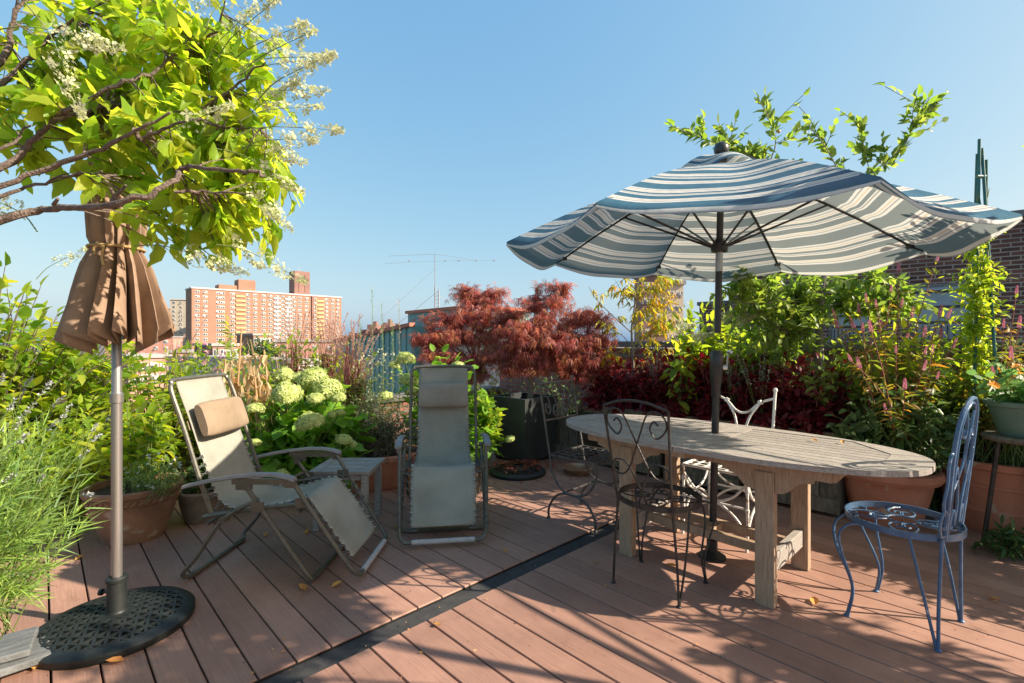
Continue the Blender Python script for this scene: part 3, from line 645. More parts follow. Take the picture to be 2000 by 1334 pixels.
# ============================================================ FURNITURE
def disc_base(parent, r=.28, lat=.038, name='base'):
    m = MB()
    m.lathe([(0,.012), (r*.8,.012)], 48)
    o = m.build(name+'_pan' if False else 'base_pan', MAT['knob'], parent)
    m = MB()
    m.lathe([(r-.002,0), (r,.006), (r,.028), (r-.012,.038), (r*.83,.046), (r*.83,.02)], 64)
    m.lathe([(.07,.03), (.07,.062), (.04,.068), (.036,.08)], 32)
    rr = r*.845
    def dz(x, y): return .038+.022*(1-(x*x+y*y)/(rr*rr))
    for a in (0, 60, 120):
        ca, sa = math.cos(R(a)), math.sin(R(a)); k = -int(rr/lat)
        while k*lat <= rr:
            o_ = k*lat; hl = math.sqrt(max(0, rr*rr-o_*o_)); k += 1
            if hl < .03: continue
            n = 6; P = []
            for i in range(n+1):
                u_ = -hl+2*hl*i/n; x = ca*u_-sa*o_; y = sa*u_+ca*o_; P.append(Vector((x, y, dz(x, y))))
            for i in range(n): m.bar(P[i], P[i+1], .011, .016)
    return m.build(name, MAT['blackiron'], parent)

def closed_umbrella():
    T = thing('closed_umbrella', 'closed tan canvas umbrella tied round its metal pole on a black base', 'umbrella', (-1.735, 2.135, 0))
    disc_base(T, .29, .042)
    m = MB(); m.lathe([(.04,.06), (.037,.075), (.036,.20), (.041,.203), (.041,.215), (.034,.222), (.024,.222)], 24); m.build('sleeve', MAT['blackiron'], T)
    m = MB(); m.tube([(-.036,0,.15), (-.062,0,.15)], .006, 8); m.lathe([(0,0),(.014,0),(.014,.012),(0,.012)], 10, (0,0,0))
    v = m.v[-40:]; m.v[-40:] = [(-.062-a[2], a[1], .15+a[0]) for a in v]; m.build('knob', MAT['knob'], T)
    m = MB(); m.lathe([(.0205,.2), (.0205,.98), (.0245,.982), (.0245,1.02), (.020,1.025), (.0185,1.03), (.0185,2.36), (0,2.38)], 20); m.build('pole', MAT['alu'], T)
    # canopy with deep pleats
    m = MB(); n = 448; rings = []
    zs = [2.36,2.28,2.10,1.92,1.78,1.70,1.675,1.66,1.645,1.62,1.58,1.53,1.475,1.42,1.38,1.345,1.32,1.30]
    Rr = [.03,.065,.095,.108,.110,.105,.095,.09,.096,.108,.128,.142,.158,.173,.186,.196,.203,.208]
    pl = 16
    CW = [random.uniform(.55,1.5) for _ in range(pl)]; CW = [sum(CW[:i_])/sum(CW) for i_ in range(pl)]+[1.0001]
    ph = [random.uniform(-.25,.25) for _ in range(pl)]; am = [random.uniform(.5,1.2) for _ in range(pl)]; dz = [random.uniform(-.03,.02) for _ in range(pl)]
    for i, (z, r0) in enumerate(zip(zs, Rr)):
        sk_ = max(0, (1.66-z)/.41)
        up = max(0, min(1, (z-1.70)/.2))
        ring = []
        for k in range(n):
            th = 2*math.pi*k/n; j = max(i_ for i_ in range(pl) if CW[i_] <= k/n); f = (k/n-CW[j])/(CW[j+1]-CW[j])
            # overlapping pleat: fabric folds back under itself
            c = 1-(f/.80)**1.15 if f < .8 else ((f-.8)/.2)**.8
            depth = (.30+.38*sk_)*am[j] if z < 1.65 else (.20+.16*up)*am[(j*3) % pl]
            r = r0*(1-depth*(1-c)**1.25+.012*math.sin(9*z*3+j*2.1))*(1+.05*math.sin(j*2.3)*sk_)
            tw = th-(.15+.42*sk_)*c*2*math.pi/pl+ph[j]*.16*sk_*(.5-.5*math.cos(2*math.pi*f))
            zz = z+(dz[j]*1.6-.075*(1-c)+.03*math.cos(th-2.2))*sk_**2
            x = r*math.cos(tw); y = r*math.sin(tw)
            ring.append((x+.012*sk_, y, zz))
        rings.append(ring)
    vs = [p for rg in rings for p in rg]; NR = len(rings)
    m.add(vs, [(i*n+k, (i+1)*n+k, (i+1)*n+(k+1) % n, i*n+(k+1) % n) for i in range(NR-1) for k in range(n)])
    m.build('canopy', MAT['tan'], T, solid=.003)
    m = MB(); m.lathe([(.098+.006*math.cos(a), 1.657+.006*math.sin(a)) for a in [k*math.pi/4 for k in range(9)]], 40)
    m.tube(smooth_path([(.02,-.10,1.655), (.04,-.118,1.64), (.035,-.12,1.60), (.05,-.13,1.565)]), .005, 6)
    m.tube(smooth_path([(.02,-.10,1.655), (.0,-.118,1.64), (.01,-.122,1.61)]), .005, 6); m.build('tie', MAT['tie'], T)
    m = MB()
    for k in range(8):
        a = k*math.pi/4+.2; m.tube([(.03*math.cos(a), .03*math.sin(a), 2.05), (.05*math.cos(a), .05*math.sin(a), 1.40)], .0035, 5)
    m.build('ribs', MAT['iron'], T)
closed_umbrella()

def stripe_mat():
    m, t, b = nodes('striped_canvas'); L = t.links
    uv = N(t, 'UVMap'); s = N(t, 'SeparateXYZ'); L.new(uv.outputs[0], s.inputs[0])
    ns = N(t, 'TexNoise'); ns.inputs['Scale'].default_value = 6; L.new(coord(t), ns.inputs[0])
    a = N(t, 'Math', operation='MULTIPLY_ADD'); a.inputs[1].default_value = .004; L.new(ns.outputs[0], a.inputs[0]); L.new(s.outputs[1], a.inputs[2])
    dv = N(t, 'Math', operation='DIVIDE'); dv.inputs[1].default_value = .262; L.new(a.outputs[0], dv.inputs[0])
    fr = N(t, 'Math', operation='FRACT'); L.new(dv.outputs[0], fr.inputs[0])
    Bl, Wh, Gr, Ta = (.06,.175,.265), (.72,.72,.69), (.33,.36,.38), (.60,.54,.44)
    tBl, tWh, tGr, tTa = (.19,.21,.20), (.52,.54,.51), (.27,.28,.26), (.50,.43,.32)
    seq = [(0,1), (.02,0), (.33,1), (.385,2), (.41,1), (.44,3), (.465,1), (.51,0), (.67,1), (.71,2), (.735,1), (.76,0), (.83,1), (.87,3), (.895,1), (.945,2), (.97,1)]
    rc = ramp(t, fr.outputs[0], [(p, (Bl, Wh, Gr, Ta)[k]) for p, k in seq], 'CONSTANT')
    tc = ramp(t, fr.outputs[0], [(p, (tBl, tWh, tGr, tTa)[k]) for p, k in seq], 'CONSTANT')
    L.new(rc.outputs[0], b.inputs['Base Color']); b.inputs['Roughness'].default_value = .9; b.inputs['Specular IOR Level'].default_value = .1
    wv = N(t, 'TexNoise'); wv.inputs['Scale'].default_value = 5; wv.inputs['Detail'].default_value = 3; L.new(coord(t), wv.inputs[0])
    bp = N(t, 'Bump'); bp.inputs['Strength'].default_value = .5; bp.inputs['Distance'].default_value = .03; L.new(wv.outputs[0], bp.inputs['Height']); L.new(bp.outputs[0], b.inputs['Normal'])
    tr = N(t, 'BsdfTranslucent'); L.new(tc.outputs[0], tr.inputs[0])
    mx = N(t, 'MixShader'); mx.inputs[0].default_value = .42; L.new(b.outputs[0], mx.inputs[1]); L.new(tr.outputs[0], mx.inputs[2])
    L.new(mx.outputs[0], t.nodes['Material Output'].inputs[0]); return m

def open_umbrella():
    bx, by = 1.16, 2.82; ox, oy = 1.215, 2.82
    T = thing('open_umbrella', 'open patio umbrella with blue and white striped canopy standing through the table', 'umbrella', (bx, by, 0))
    O = Vector((bx, by, 0))
    def ax(z): return Vector((bx+(ox-bx)*z/2.3, by, z))     # the pole leans a little
    m = MB(); m.lathe([(.075,0), (.075,.012), (.045,.03), (.03,.04), (.03,.10), (.026,.105)], 28); m.build('base', MAT['blackiron'], T)
    m = MB(); m.tube([ax(.02)-O, ax(1.17)-O], .0205, 16); m.tube([ax(1.3)-O, ax(1.765)-O], .019, 16); m.tube([ax(1.83)-O, ax(2.25)-O], .019, 16); m.build('pole', MAT['bronze'], T)
    m = MB(); m.tube([ax(1.655)-O, ax(1.77)-O], .0205, 12); m.build('steel_sleeve', MAT['clear'], T)
    c = ax(1.05)-O
    m = MB(); m.tube([ax(.93)-O, ax(.935)-O, ax(.99)-O, ax(1.02)-O, ax(1.12)-O, ax(1.17)-O, ax(1.20)-O], [.024,.026,.026,.034,.038,.038,.024], 16); hs = m.build('crank_box', MAT['bronze'], T)
    m = MB(); m.tube([c+Vector((.03,-.01,.05)), c+Vector((.055,-.015,.05))], .014, 10); m.bar(c+Vector((.055,-.015,.05)), c+Vector((.06,-.02,.14)), .012, .008); m.tube([c+Vector((.06,-.02,.14)), c+Vector((.06,-.06,.14))], .009, 8); m.build('crank_handle', MAT['clear'], hs)
    hub = ax(1.80)-O
    m = MB(); m.tube([hub+Vector((0,0,-.035)), hub+Vector((0,0,-.03)), hub+Vector((0,0,0)), hub+Vector((0,0,.02)), hub+Vector((0,0,.045))], [.024,.045,.05,.04,.022], 20); m.build('runner', MAT['bronze'], T)
    peak = ax(2.27)-O
    # corners from their sight lines, at the same rib length
    cs = [(1805,490), (1525,525), (1280,530), (1085,513), (990,472), (1165,395), (1720,345), (1995,418)]
    Rr = 1.20; Cn = Vector((ox, oy)); cor = []
    far = [1, 1, 1, 1, 0, 0, 0, 0]
    for (px, py), fr in zip(cs, far):
        k = (px-1000)/950
        # (k d - ox)^2 + (d-oy)^2 = R^2
        A_ = k*k+1; B_ = -2*(k*ox+oy); C_ = ox*ox+oy*oy-Rr*Rr; D_ = B_*B_-4*A_*C_
        D_ = max(0, D_); d = (-B_+(math.sqrt(D_) if fr else -math.sqrt(D_)))/(2*A_)
        cor.append(Vector((k*d, d, CAM_H-(py-667)/950*d)))
    print('corners', [(round(c.x-ox,2), round(c.y-oy,2), round(c.z,2)) for c in cor])
    cor = [c-O for c in cor]
    for c in cor:
        pass
    NV, NU = 22, 22
    def rib(i, v):          # v 0 at peak .. 1 at corner, bowed upward a little
        a, b = peak, cor[i % 8]; p = a.lerp(b, v); p.z += .055*math.sin(math.pi*v)*(1-.2*v); return p
    vs = []; uvs = []; fs = []
    for i in range(8):
        o_ = len(vs); a1 = cor[i]; b1 = cor[(i+1) % 8]
        seed = random.uniform(0, 6)
        ht = ((a1+b1)/2-peak).length
        for vi in range(NV+1):
            v = .055+(1-.055)*vi/NV; pa, pb = rib(i, v), rib(i+1, v)
            for ui in range(NU+1):
                u = ui/NU; p = pa.lerp(pb, u); h = 4*u*(1-u)
                sag = .066*h*v**1.5+.007*h*math.sin(3*u*math.pi+seed)*v+.008*math.sin(7*v+seed+4*u)*h
                p.z -= sag
                vs.append(p+Vector((0,0,0))); uvs.append((u, (1-v)*ht+.02*(1-h)*v))
        # hem hanging from the edge
        for ui in range(NU+1):
            u = ui/NU; q = vs[o_+NV*(NU+1)+ui].copy(); cen = (a1+b1)/2-peak; cen.z = 0; cen.normalize()
            q += Vector((0,0,-.022))+cen*.004; vs.append(q); uvs.append((u, -.012))
        for vi in range(NV+1):
            for ui in range(NU):
                k = o_+vi*(NU+1)+ui; fs.append((k, k+NU+1, k+NU+2, k+1))
    me = bpy.data.meshes.new('canopy'); me.from_pydata([tuple(v) for v in vs], [], fs)
    ul = me.uv_layers.new(name='UVMap')
    for p in me.polygons:
        p.use_smooth = True
        for li in p.loop_indices: ul.data[li].uv = uvs[me.loops[li].vertex_index]
    SM = stripe_mat(); me.materials.append(SM); co = bpy.data.objects.new('canopy', me); C.objects.link(co); co.parent = T
    # vent: a small crumpled second canopy
    vs = []; uvs = []; fs = []; n = 64
    for j in range(9):
        v = j/8
        for k in range(n+1):
            th = 2*math.pi*k/n; lob = math.cos(8*th/2*1)*0; r = .03+.235*v
            z = .045-.13*v*v+.022*math.cos(4*th+1)*v*v+.028*math.sin(3*th)*v*v+(.045*max(0, math.cos(th-.25))**6+.035*max(0, math.cos(th-3.3))**6)*math.sin(v*2.6)
            vs.append(peak+Vector((r*math.cos(th), r*math.sin(th), z))); uvs.append((k/n, .3*v))
    for j in range(8):
        for k in range(n): q = j*(n+1)+k; fs.append((q, q+n+1, q+n+2, q+1))
    me = bpy.data.meshes.new('vent'); me.from_pydata([tuple(v) for v in vs], [], fs); ul = me.uv_layers.new(name='UVMap')
    for p in me.polygons:
        p.use_smooth = True
        for li in p.loop_indices: ul.data[li].uv = uvs[me.loops[li].vertex_index]
    me.materials.append(SM); vo = bpy.data.objects.new('vent', me); C.objects.link(vo); vo.parent = T
    m = MB(); m.lathe([(0,.0), (.03,.0), (.034,.02), (.03,.035), (.038,.05), (.043,.075), (.036,.10), (.02,.112), (0,.115)], 24, c=tuple(peak+Vector((0,0,.02)))); m.build('finial', MAT['bronze'], T)
    m = MB(); m.tube([peak+Vector((0,0,-.14)), peak+Vector((0,0,-.08))], .035, 14); m.build('rib_hub', MAT['bronze'], T)
    top = peak+Vector((0,0,-.07))
    for i in range(8):
        P = [top]+[rib(i, v)+Vector((0,0,-.016)) for v in (.12,.3,.5,.7,.85,.93)]
        m = MB(); m.tube(P, .0085, 6, flat=.8)
        e = rib(i, .93)+Vector((0,0,-.02)); m.box(e, (.03,.03,.022)); 
        m.tube([e, rib(i, .995)+Vector((0,0,-.004))], [.006,.004], 6)
        ro = m.build('rib', MAT['bronze'], T)
        s_ = MB(); dr = (cor[i]-peak); dr.z = 0; dr.normalize()
        s_.tube([hub+dr*.04, rib(i, .52)+Vector((0,0,-.02))], .0065, 6); s_.build('strut', MAT['bronze'], ro)
open_umbrella()

def table():
    cx, cy = 1.137, 2.773
    T = thing('dining_table', 'oval weathered teak extension table under the striped umbrella', 'table', (cx, cy, 0), BANG)
    a, b, zt = .965, .455, .72
    ex = 2.35
    def half(x):
        q = 1-abs(x/a)**ex; return b*max(0, q)**(1/ex)
    th = .024
    y0, x0, x1, x2, y1 = b-.10, .10, .60, .80, .13      # inner opening: a hexagon-ended field of slats
    HEX = [(x0,-y0), (x1,-y0), (x2,-y1), (x2,y1), (x1,y0), (x0,y0)]
    def hexhit(dx, dy):
        best = 9
        for (ax_, ay_), (bx_, by_) in zip(HEX, HEX[1:]+HEX[:1]):
            ex_, ey_ = bx_-ax_, by_-ay_; den = dx*ey_-dy*ex_
            if abs(den) < 1e-9: continue
            t_ = ((ax_-.4)*ey_-ay_*ex_)/den; q = ((ax_-.4)*dy-ay_*dx)/den
            if t_ > 0 and -1e-6 <= q <= 1+1e-6: best = min(best, t_)
        return .4+dx*best, dy*best
    for s in (1, -1):
        O_ = [(.003, -b+.0)]
        for k in range(49):
            an = -math.pi/2+math.pi*k/48; c_, d_ = math.cos(an), math.sin(an)
            O_.append((max(.003, a*abs(c_)**(2/ex)), b*abs(d_)**(2/ex)*(1 if d_ > 0 else -1)))
        O_ += [(.003, b*f) for f in (.75,.5,.25,0,-.25,-.5,-.75)]
        I_ = [hexhit(x-.4, y) for x, y in O_]
        n = len(O_); O_ = [(s*x, y) for x, y in O_]; I_ = [(s*x, y) for x, y in I_]; m = MB()
        vs = [(x, y, zt) for x, y in O_]+[(x, y, zt) for x, y in I_]+[(x, y, zt-th) for x, y in O_]+[(x, y, zt-th) for x, y in I_]
        for k in range(n):
            l = (k+1) % n
            q = [(k, l, n+l, n+k), (2*n+k, 3*n+k, 3*n+l, 2*n+l), (k, 2*n+k, 2*n+l, l), (n+k, n+l, 3*n+l, 3*n+k)]
            m.add([vs[i] for f in q for i in (f if s > 0 else tuple(reversed(f)))], [tuple(range(4*j, 4*j+4)) for j in range(4)])
        # weld the strip into a few boards: vertices are shared by position only, so each board is cut where a joint line lies
        me_v = {}; f2 = []
        for f in m.f:
            f2.append(tuple(me_v.setdefault(tuple(round(c, 5) for c in m.v[i]), len(me_v)) for i in f))
        m.v = list(me_v.keys()); m.f = [f for f in f2 if len(set(f)) == 4]; m.m = [0]*len(m.f)
        # joints of the rim boards
        for (px_, py_, qx_, qy_) in ((x1,-y0,.66,-b), (x2,-y1,.93,-.15), (x2,y1,.93,.15), (x1,y0,.66,b), (x0,-y0,x0,-b), (x0,y0,x0,b)):
            pass
        ns = 11; ww = 2*y0/ns
        for k in range(ns):
            y = -y0+ww*(k+.5); ya = abs(y)
            xe = x2 if ya < y1 else x2-(x2-x1)*(ya-y1)/(y0-y1)
            m.box((s*(x0+xe+.012)/2, y, zt-th/2-.0015), (xe+.012-x0+.01, ww-.007, th-.004))
        m.build('table_leaf', MAT['teak'], T, smooth=False)
        g = MB()
        for (px_, py_, qx_, qy_) in ((x1,-y0,.655,-b*.9), (x2,-y1,.93,-.17), (x2,y1,.93,.17), (x1,y0,.655,b*.9)):
            g.bar((s*px_, py_, zt+.0002), (s*qx_, qy_, zt+.0002), .003, .001)
        g.build('board_joints', MAT['knob'], T, smooth=False)
    m = MB()
    for sy in (-1, 1):
        m.box((0, sy*.27, zt-th-.032), (1.30, .028, .06))
    for sx in (-1, 1): m.box((sx*.42, 0, zt-th-.032), (.03, .51, .058)); m.box((sx*.655, 0, zt-th-.032), (.02, .55, .055))
    m.box((0, 0, zt-th-.02), (.09, .84, .03)); m.build('apron', MAT['teakleg'], T, smooth=False)
    for sx in (-1, 1):
        for sy in (-1, 1):
            m = MB(); m.box((sx*.38, sy*.27+sy*.0, .318), (.085, .05, .636), bev=.003); lg = m.build('leg', MAT['teakleg'], T, smooth=False)
            m = MB()
            for dx in (-1, 1):
                P = [(0,0), (.16,0), (.155,-.018), (.12,-.024), (.095,-.034), (.075,-.05), (.06,-.072), (.035,-.088), (0,-.095)]
                x0 = sx*.38+dx*.044; z0 = zt-th-.0625; n = len(P)
                f = [(x0+dx*p, sy*.27-.014, z0+q) for p, q in P]; g = [(x0+dx*p, sy*.27+.014, z0+q) for p, q in P]
                fs = [tuple(range(n)), tuple(reversed(range(n, 2*n)))]+[((k+1) % n, k, n+k, n+(k+1) % n) for k in range(n)]
                m.add(f+g, fs)
            m.build('bracket', MAT['teakleg'], lg, smooth=False)
        m = MB(); m.box((sx*.38, 0, .175), (.038, .486, .09), bev=.003); m.build('stretcher', MAT['teak'], T, smooth=False)
    for sy in (-1, 1):
        m = MB(); m.box((0, sy*.09, .19), (.72, .03, .045)); m.build('stretcher', MAT['teakleg'], T, smooth=False)
    m = MB(); m.box((.0, 0, .19), (.07, .148, .04)); m.build('stretcher_block', MAT['teakleg'], T, smooth=False)
table()

SCR = [(-.74,.865), (-.6,.9), (-.47,.82), (-.65,.73), (-.95,.82), (-.96,.93), (-.72,1.0), (-.41,.96), (-.1,.73), (.32,.40), (.63,.30), (.91,.34), (.88,.43), (.65,.46), (.39,.42), (.08,.21), (-.15,0)]
def spiral(cx, cy, r0, r1, a0, a1, n=22):
    return [(cx+(r0+(r1-r0)*k/n)*math.cos(a0+(a1-a0)*k/n), cy+(r0+(r1-r0)*k/n)*math.sin(a0+(a1-a0)*k/n)) for k in range(n+1)]
def seat_scrolls(m, r, z, rr):
    for k in range(4):
        a = k*math.pi/2+.3
        for sg in (1, -1):
            P = [(r*.97, 0), (r*.8, .16*r), (r*.5, .24*r), (r*.28, .14*r), (r*.32, .0), (r*.5, -.02*r), (r*.58, .08*r), (r*.48, .14*r)]
            Q = [Vector((math.cos(a)*x-math.sin(a)*y*sg, math.sin(a)*x+math.cos(a)*y*sg, z)) for x, y in P]
            m.tube(smooth_path(Q, 4), rr, 5)
    m.lathe([(r*.26+rr*math.cos(q), z+rr*math.sin(q)) for q in [j*math.pi/3 for j in range(7)]], 24)

def scroll_chair(name, label, mat, loc, rz, h=.95, arch='square', rr=.0055, seatr=.205, lean=.10):
    T = thing(name, label, 'chair', (loc[0], loc[1], 0), rz)
    zs = .445
    m = MB(); m.lathe([(seatr-.003, zs-.014), (seatr+.003, zs-.014), (seatr+.003, zs+.014), (seatr-.003, zs+.014), (seatr-.003, zs-.014)], 48); m.build('seat_frame', mat, T)
    m = MB(); seat_scrolls(m, seatr-.004, zs, rr*.68); m.build('seat', mat, T)
    for sy in (1, -1):
        # rear hairpin
        m = MB(); f = Vector((-.165, sy*.175, .004))
        m.tube(smooth_path([f, (-.165, sy*.165, .2), (-.17, sy*.145, zs)], 4), rr+.0008, 7)
        m.tube(smooth_path([f+Vector((.006, 0, .003)), (-.12, sy*.19, .22), (-.075, sy*.19, zs-.012)], 4), rr, 7)
        m.lathe([(0,0), (.013,0), (.013,.008), (.007,.014), (0,.016)], 10, c=(f.x, f.y, -.003)); m.build('leg', mat, T)
        # front cabriole hairpin
        m = MB(); f = Vector((.155, sy*.18, .004))
        m.tube(smooth_path([f, (.14, sy*.165, .14), (.205, sy*.16, .30), (.225, sy*.13, .385), (.20, sy*.09, .428), (.165, sy*.085, .432)], 5), rr, 7)
        m.tube(smooth_path([f+Vector((-.006, sy*.006, 0)), (.13, sy*.185, .14), (.165, sy*.215, .30), (.17, sy*.225, .38), (.14, sy*.20, .425), (.10, sy*.17, .432)], 5), rr, 7)
        m.lathe([(0,0), (.013,0), (.013,.008), (.007,.014), (0,.016)], 10, c=(f.x, f.y, -.003)); m.build('leg', mat, T)
    def bp(a, b, wdt=.17):        # back plane; a across, b 0..1 up
        return Vector((-.17-lean*b-.01*(1-a*a), -a*wdt, zs+b*(h-zs)))
    m = MB()
    if arch == 'square':
        for sy in (1, -1):
            m.tube(smooth_path([bp(-sy*.85, 0), bp(-sy*.92, .5), bp(-sy, 1.0)], 4), rr+.001, 7)
        m.tube(smooth_path([bp(-1, 1), bp(-.5, 1.06), bp(0, 1.08), bp(.5, 1.06), bp(1, 1)], 5), rr+.001, 7)
        m.build('back_frame', mat, T)
        m = MB()
        for sg in (1, -1): m.tube(smooth_path([bp(sg*a*.93, b*.985) for a, b in SCR], 6), rr*.85, 6)
        m.build('backrest', mat, T)
    else:
        W = [(.72,0), (.80,.3), (.86,.6), (.82,.8), (.62,.94), (.3,1.01), (0,1.03)]
        full = [(-a, b) for a, b in W]+[(a, b) for a, b in reversed(W[:-1])]
        m.tube(smooth_path([bp(a, b) for a, b in full], 5), rr+.0025, 8)
        m.tube(smooth_path([bp(a*.80, b*.965) for a, b in full], 5), rr, 7)
        m.build('back_frame', mat, T)
        m = MB()
        for sg in (1, -1):
            P = spiral(.36, .80, .06, .2, 6.5, 1.6)
            P = [(a, .80+(b-.80)*.55) for a, b in P]+[(.05, .82), (.03,.6), (.2,.42), (.62,.36), (.74,.46), (.55,.53), (.3,.44), (.18,.25), (.2,.1)]+[(a, .10+(b-.10)*.6) for a, b in spiral(.42,.10,.2,.06,3.4,-2.2, 12)]
            m.tube(smooth_path([bp(sg*a, b) for a, b in P[::2]], 4), rr*.9, 6)
        # outer loops hugging the posts
        for sg in (1, -1):
            P = [(.76,.02), (1.0,.03), (1.12,.12), (1.0,.22), (.8,.18), (.82,.08), (.98,.10)]
            m.tube(smooth_path([bp(sg*a, b) for a, b in P], 5), rr*.9, 6)
            P = [(.8,.62), (.98,.64), (1.05,.55), (1.0,.42), (1.06,.28), (.95,.18)]
            m.tube(smooth_path([bp(sg*a, b) for a, b in P], 5), rr*.9, 6)
        m.build('backrest', mat, T)
    return T
scroll_chair('iron_chair', 'black wrought iron chair with round seat and scroll back in front of the table', MAT['iron'], (.765, 2.525), R(48), h=.93)
scroll_chair('iron_chair', 'blue painted iron chair with round seat at the right end of the table', MAT['blue'], (1.765, 2.20), R(126), h=1.0, arch='round', lean=.055, rr=.0062, seatr=.212)

def arch_chair():
    rz = math.atan2(-.68, .73)
    o = Vector((.268, 3.44, 0)); fw = Vector((.73,-.68,0)); la = Vector((.68,.73,0))
    c = o+fw*.19+la*.20
    T = thing('iron_chair', 'black iron chair with lattice seat and arched legs at the left table end', 'chair', (c.x, c.y, 0), rz)
    mat = MAT['irongrey']; rr = .0075; W = .20; zs = .45
    m = MB()
    for sy in (1, -1): m.bar((-.19, sy*W, zs), (.21, sy*W, zs), .012, .012)
    for x in (-.19, .21): m.bar((x, -W, zs), (x, W, zs), .012, .012)
    m.build('seat_frame', mat, T)
    m = MB()
    for k in range(1, 6): m.bar((-.19+.4*k/6, -W, zs+.001), (-.19+.4*k/6, W, zs+.001), .010, .003)
    for k in range(1, 6): m.bar((-.19, -W+2*W*k/6, zs+.004), (.21, -W+2*W*k/6, zs+.004), .010, .003)
    m.build('seat', mat, T)
    for sy in (1, -1):
        m = MB(); y = sy*W
        m.tube(smooth_path([(-.19,y,zs), (-.17,y,.34), (-.10,y,.235), (.01,y,.205), (.12,y,.235), (.19,y,.33), (.20,y,zs-.05), (.17,y,zs+.0)], 5), rr, 7); 
        m.build('leg_curve', mat, T)
        m = MB(); m.tube(smooth_path([(-.20,y,0), (-.195,y,.08), (-.12,y,.18), (.0,y,.205), (.12,y,.17), (.185,y,.08), (.19,y,0)], 5), rr+.001, 7)
        for x in (-.20, .19): m.lathe([(0,0),(.014,0),(.014,.01),(.007,.016),(0,.018)], 10, c=(x, y, 0))
        m.build('leg', mat, T)
    m = MB(); m.bar((-.10, -W, .19), (-.10, W, .19), .01, .01); m.build('stretcher', mat, T)
    def bp(a, b): return Vector((-.19-.10*b, a*W, zs+b*.51))
    m = MB()
    for sy in (1, -1):
        m.tube([bp(sy,0), bp(sy,1)], rr+.001, 8); m.lathe([(0,0),(.012,.006),(.012,.02),(0,.03)], 10, c=tuple(bp(sy,1)))
    m.tube([bp(-1,.97), bp(1,.97)], rr, 7); m.tube([bp(-1,.46), bp(1,.46)], rr, 7); m.build('back_frame', mat, T)
    m = MB()
    for sg in (1, -1):
        P = [(.0,.47), (.15,.64), (.33,.80), (.6,.92), (.93,.95)]
        m.tube(smooth_path([bp(sg*a, b) for a, b in P], 5), rr*.8, 6)
        P = [(.93,.93), (.88,.82), (.72,.78), (.6,.72), (.58,.60), (.7,.54), (.84,.58), (.82,.68), (.70,.67), (.70,.62)]
        m.tube(smooth_path([bp(sg*a, b) for a, b in P], 5), rr*.8, 6)
        P = [(.02,.50), (.16,.52), (.36,.50), (.42,.58), (.30,.66), (.18,.60), (.24,.54), (.32,.57)]
        m.tube(smooth_path([bp(sg*a, b) for a, b in P], 5), rr*.8, 6)
    m.build('backrest', mat, T)
arch_chair()

def white_chair():
    c = Vector((1.40, 3.17, 0)); rz = R(-136)        # faces the table
    T = thing('iron_chair', 'chipped white painted metal chair behind the table', 'chair', (c.x, c.y, 0), rz)
    mat = MAT['white']; rr = .0095; W = .20; zs = .45
    m = MB()
    for sy in (1, -1): m.tube([(-.2, sy*W, zs), (.2, sy*W, zs)], rr, 8)
    for x in (-.2, .2): m.tube([(x, -W, zs), (x, W, zs)], rr, 8)
    m.build('seat_frame', mat, T)
    m = MB()
    for k in range(1, 6): m.bar((-.2+.4*k/6, -W, zs), (-.2+.4*k/6, W, zs), .012, .004)
    for k in range(1, 6): m.bar((-.2, -W+2*W*k/6, zs+.004), (.2, -W+2*W*k/6, zs+.004), .012, .004)
    m.build('seat', mat, T)
    for sy in (1, -1):
        for sx in (1, -1):
            m = MB(); P = [Vector((sx*.2, sy*W, zs)), Vector((sx*.19, sy*W, .36)), Vector((sx*.15, sy*W, .24)), Vector((sx*.175, sy*W, .12)), Vector((sx*.20, sy*W, 0))]
            P = [Vector((sx*.2, sy*W, zs)), Vector((sx*.195, sy*W, .3)), Vector((sx*.19, sy*W, .15)), Vector((sx*.205, sy*W, 0))]
            m.tube(smooth_path(P, 4), rr, 8)
            for z in (.36, .24, .12): m.tube([(sx*.195, sy*W, z-.008), (sx*.195, sy*W, z+.008)], rr*1.45, 8)
            m.build('leg', mat, T)
        m = MB(); y = sy*W
        m.tube(smooth_path([(-.19,y,.40), (-.12,y,.30), (0,y,.255), (.12,y,.30), (.19,y,.40)], 5), rr*.8, 7)
        m.tube(smooth_path([(-.19,y,.10), (-.12,y,.20), (0,y,.25), (.12,y,.20), (.19,y,.10)], 5), rr*.8, 7); m.build('side_curve', mat, T)
    for x in (.195, -.195):
        m = MB(); m.tube(smooth_path([(x,-W,.40), (x,-.11,.30), (x,0,.26), (x,.11,.30), (x,W,.40)], 5), rr*.8, 7); m.tube([(x,-W,.25), (x,W,.25)], rr*.7, 7)
        m.tube(smooth_path([(x,-W,.10), (x,-.11,.20), (x,0,.25), (x,.11,.20), (x,W,.10)], 5), rr*.8, 7); m.build('front_curve', mat, T)
    def bp(a, b): return Vector((-.2-.09*b, a*W, zs+b*.47))
    for sy in (1, -1):
        m = MB(); m.tube([bp(sy,0), bp(sy,1)], rr, 8); m.lathe([(0,-.004),(.014,0),(.014,.012),(.009,.02),(0,.022)], 12, c=tuple(bp(sy,1)))
        m.build('back_post', mat, T)
    m = MB()
    m.tube(smooth_path([bp(-1,.9), bp(-.55,.82), bp(-.25,.70), bp(0,.66), bp(.25,.70), bp(.55,.82), bp(1,.9)], 5), rr*.85, 8)
    for sg in (1, -1):
        m.tube(smooth_path([bp(sg*.55,.82), bp(sg*.26,.62), bp(sg*.12,.40), bp(sg*.05,.2), bp(sg*.04,0)], 5), rr*.85, 8)
        m.tube([bp(sg*.58,.80), bp(sg*.52,.85)], rr*1.5, 8)
    m.build('backrest', mat, T)
white_chair()

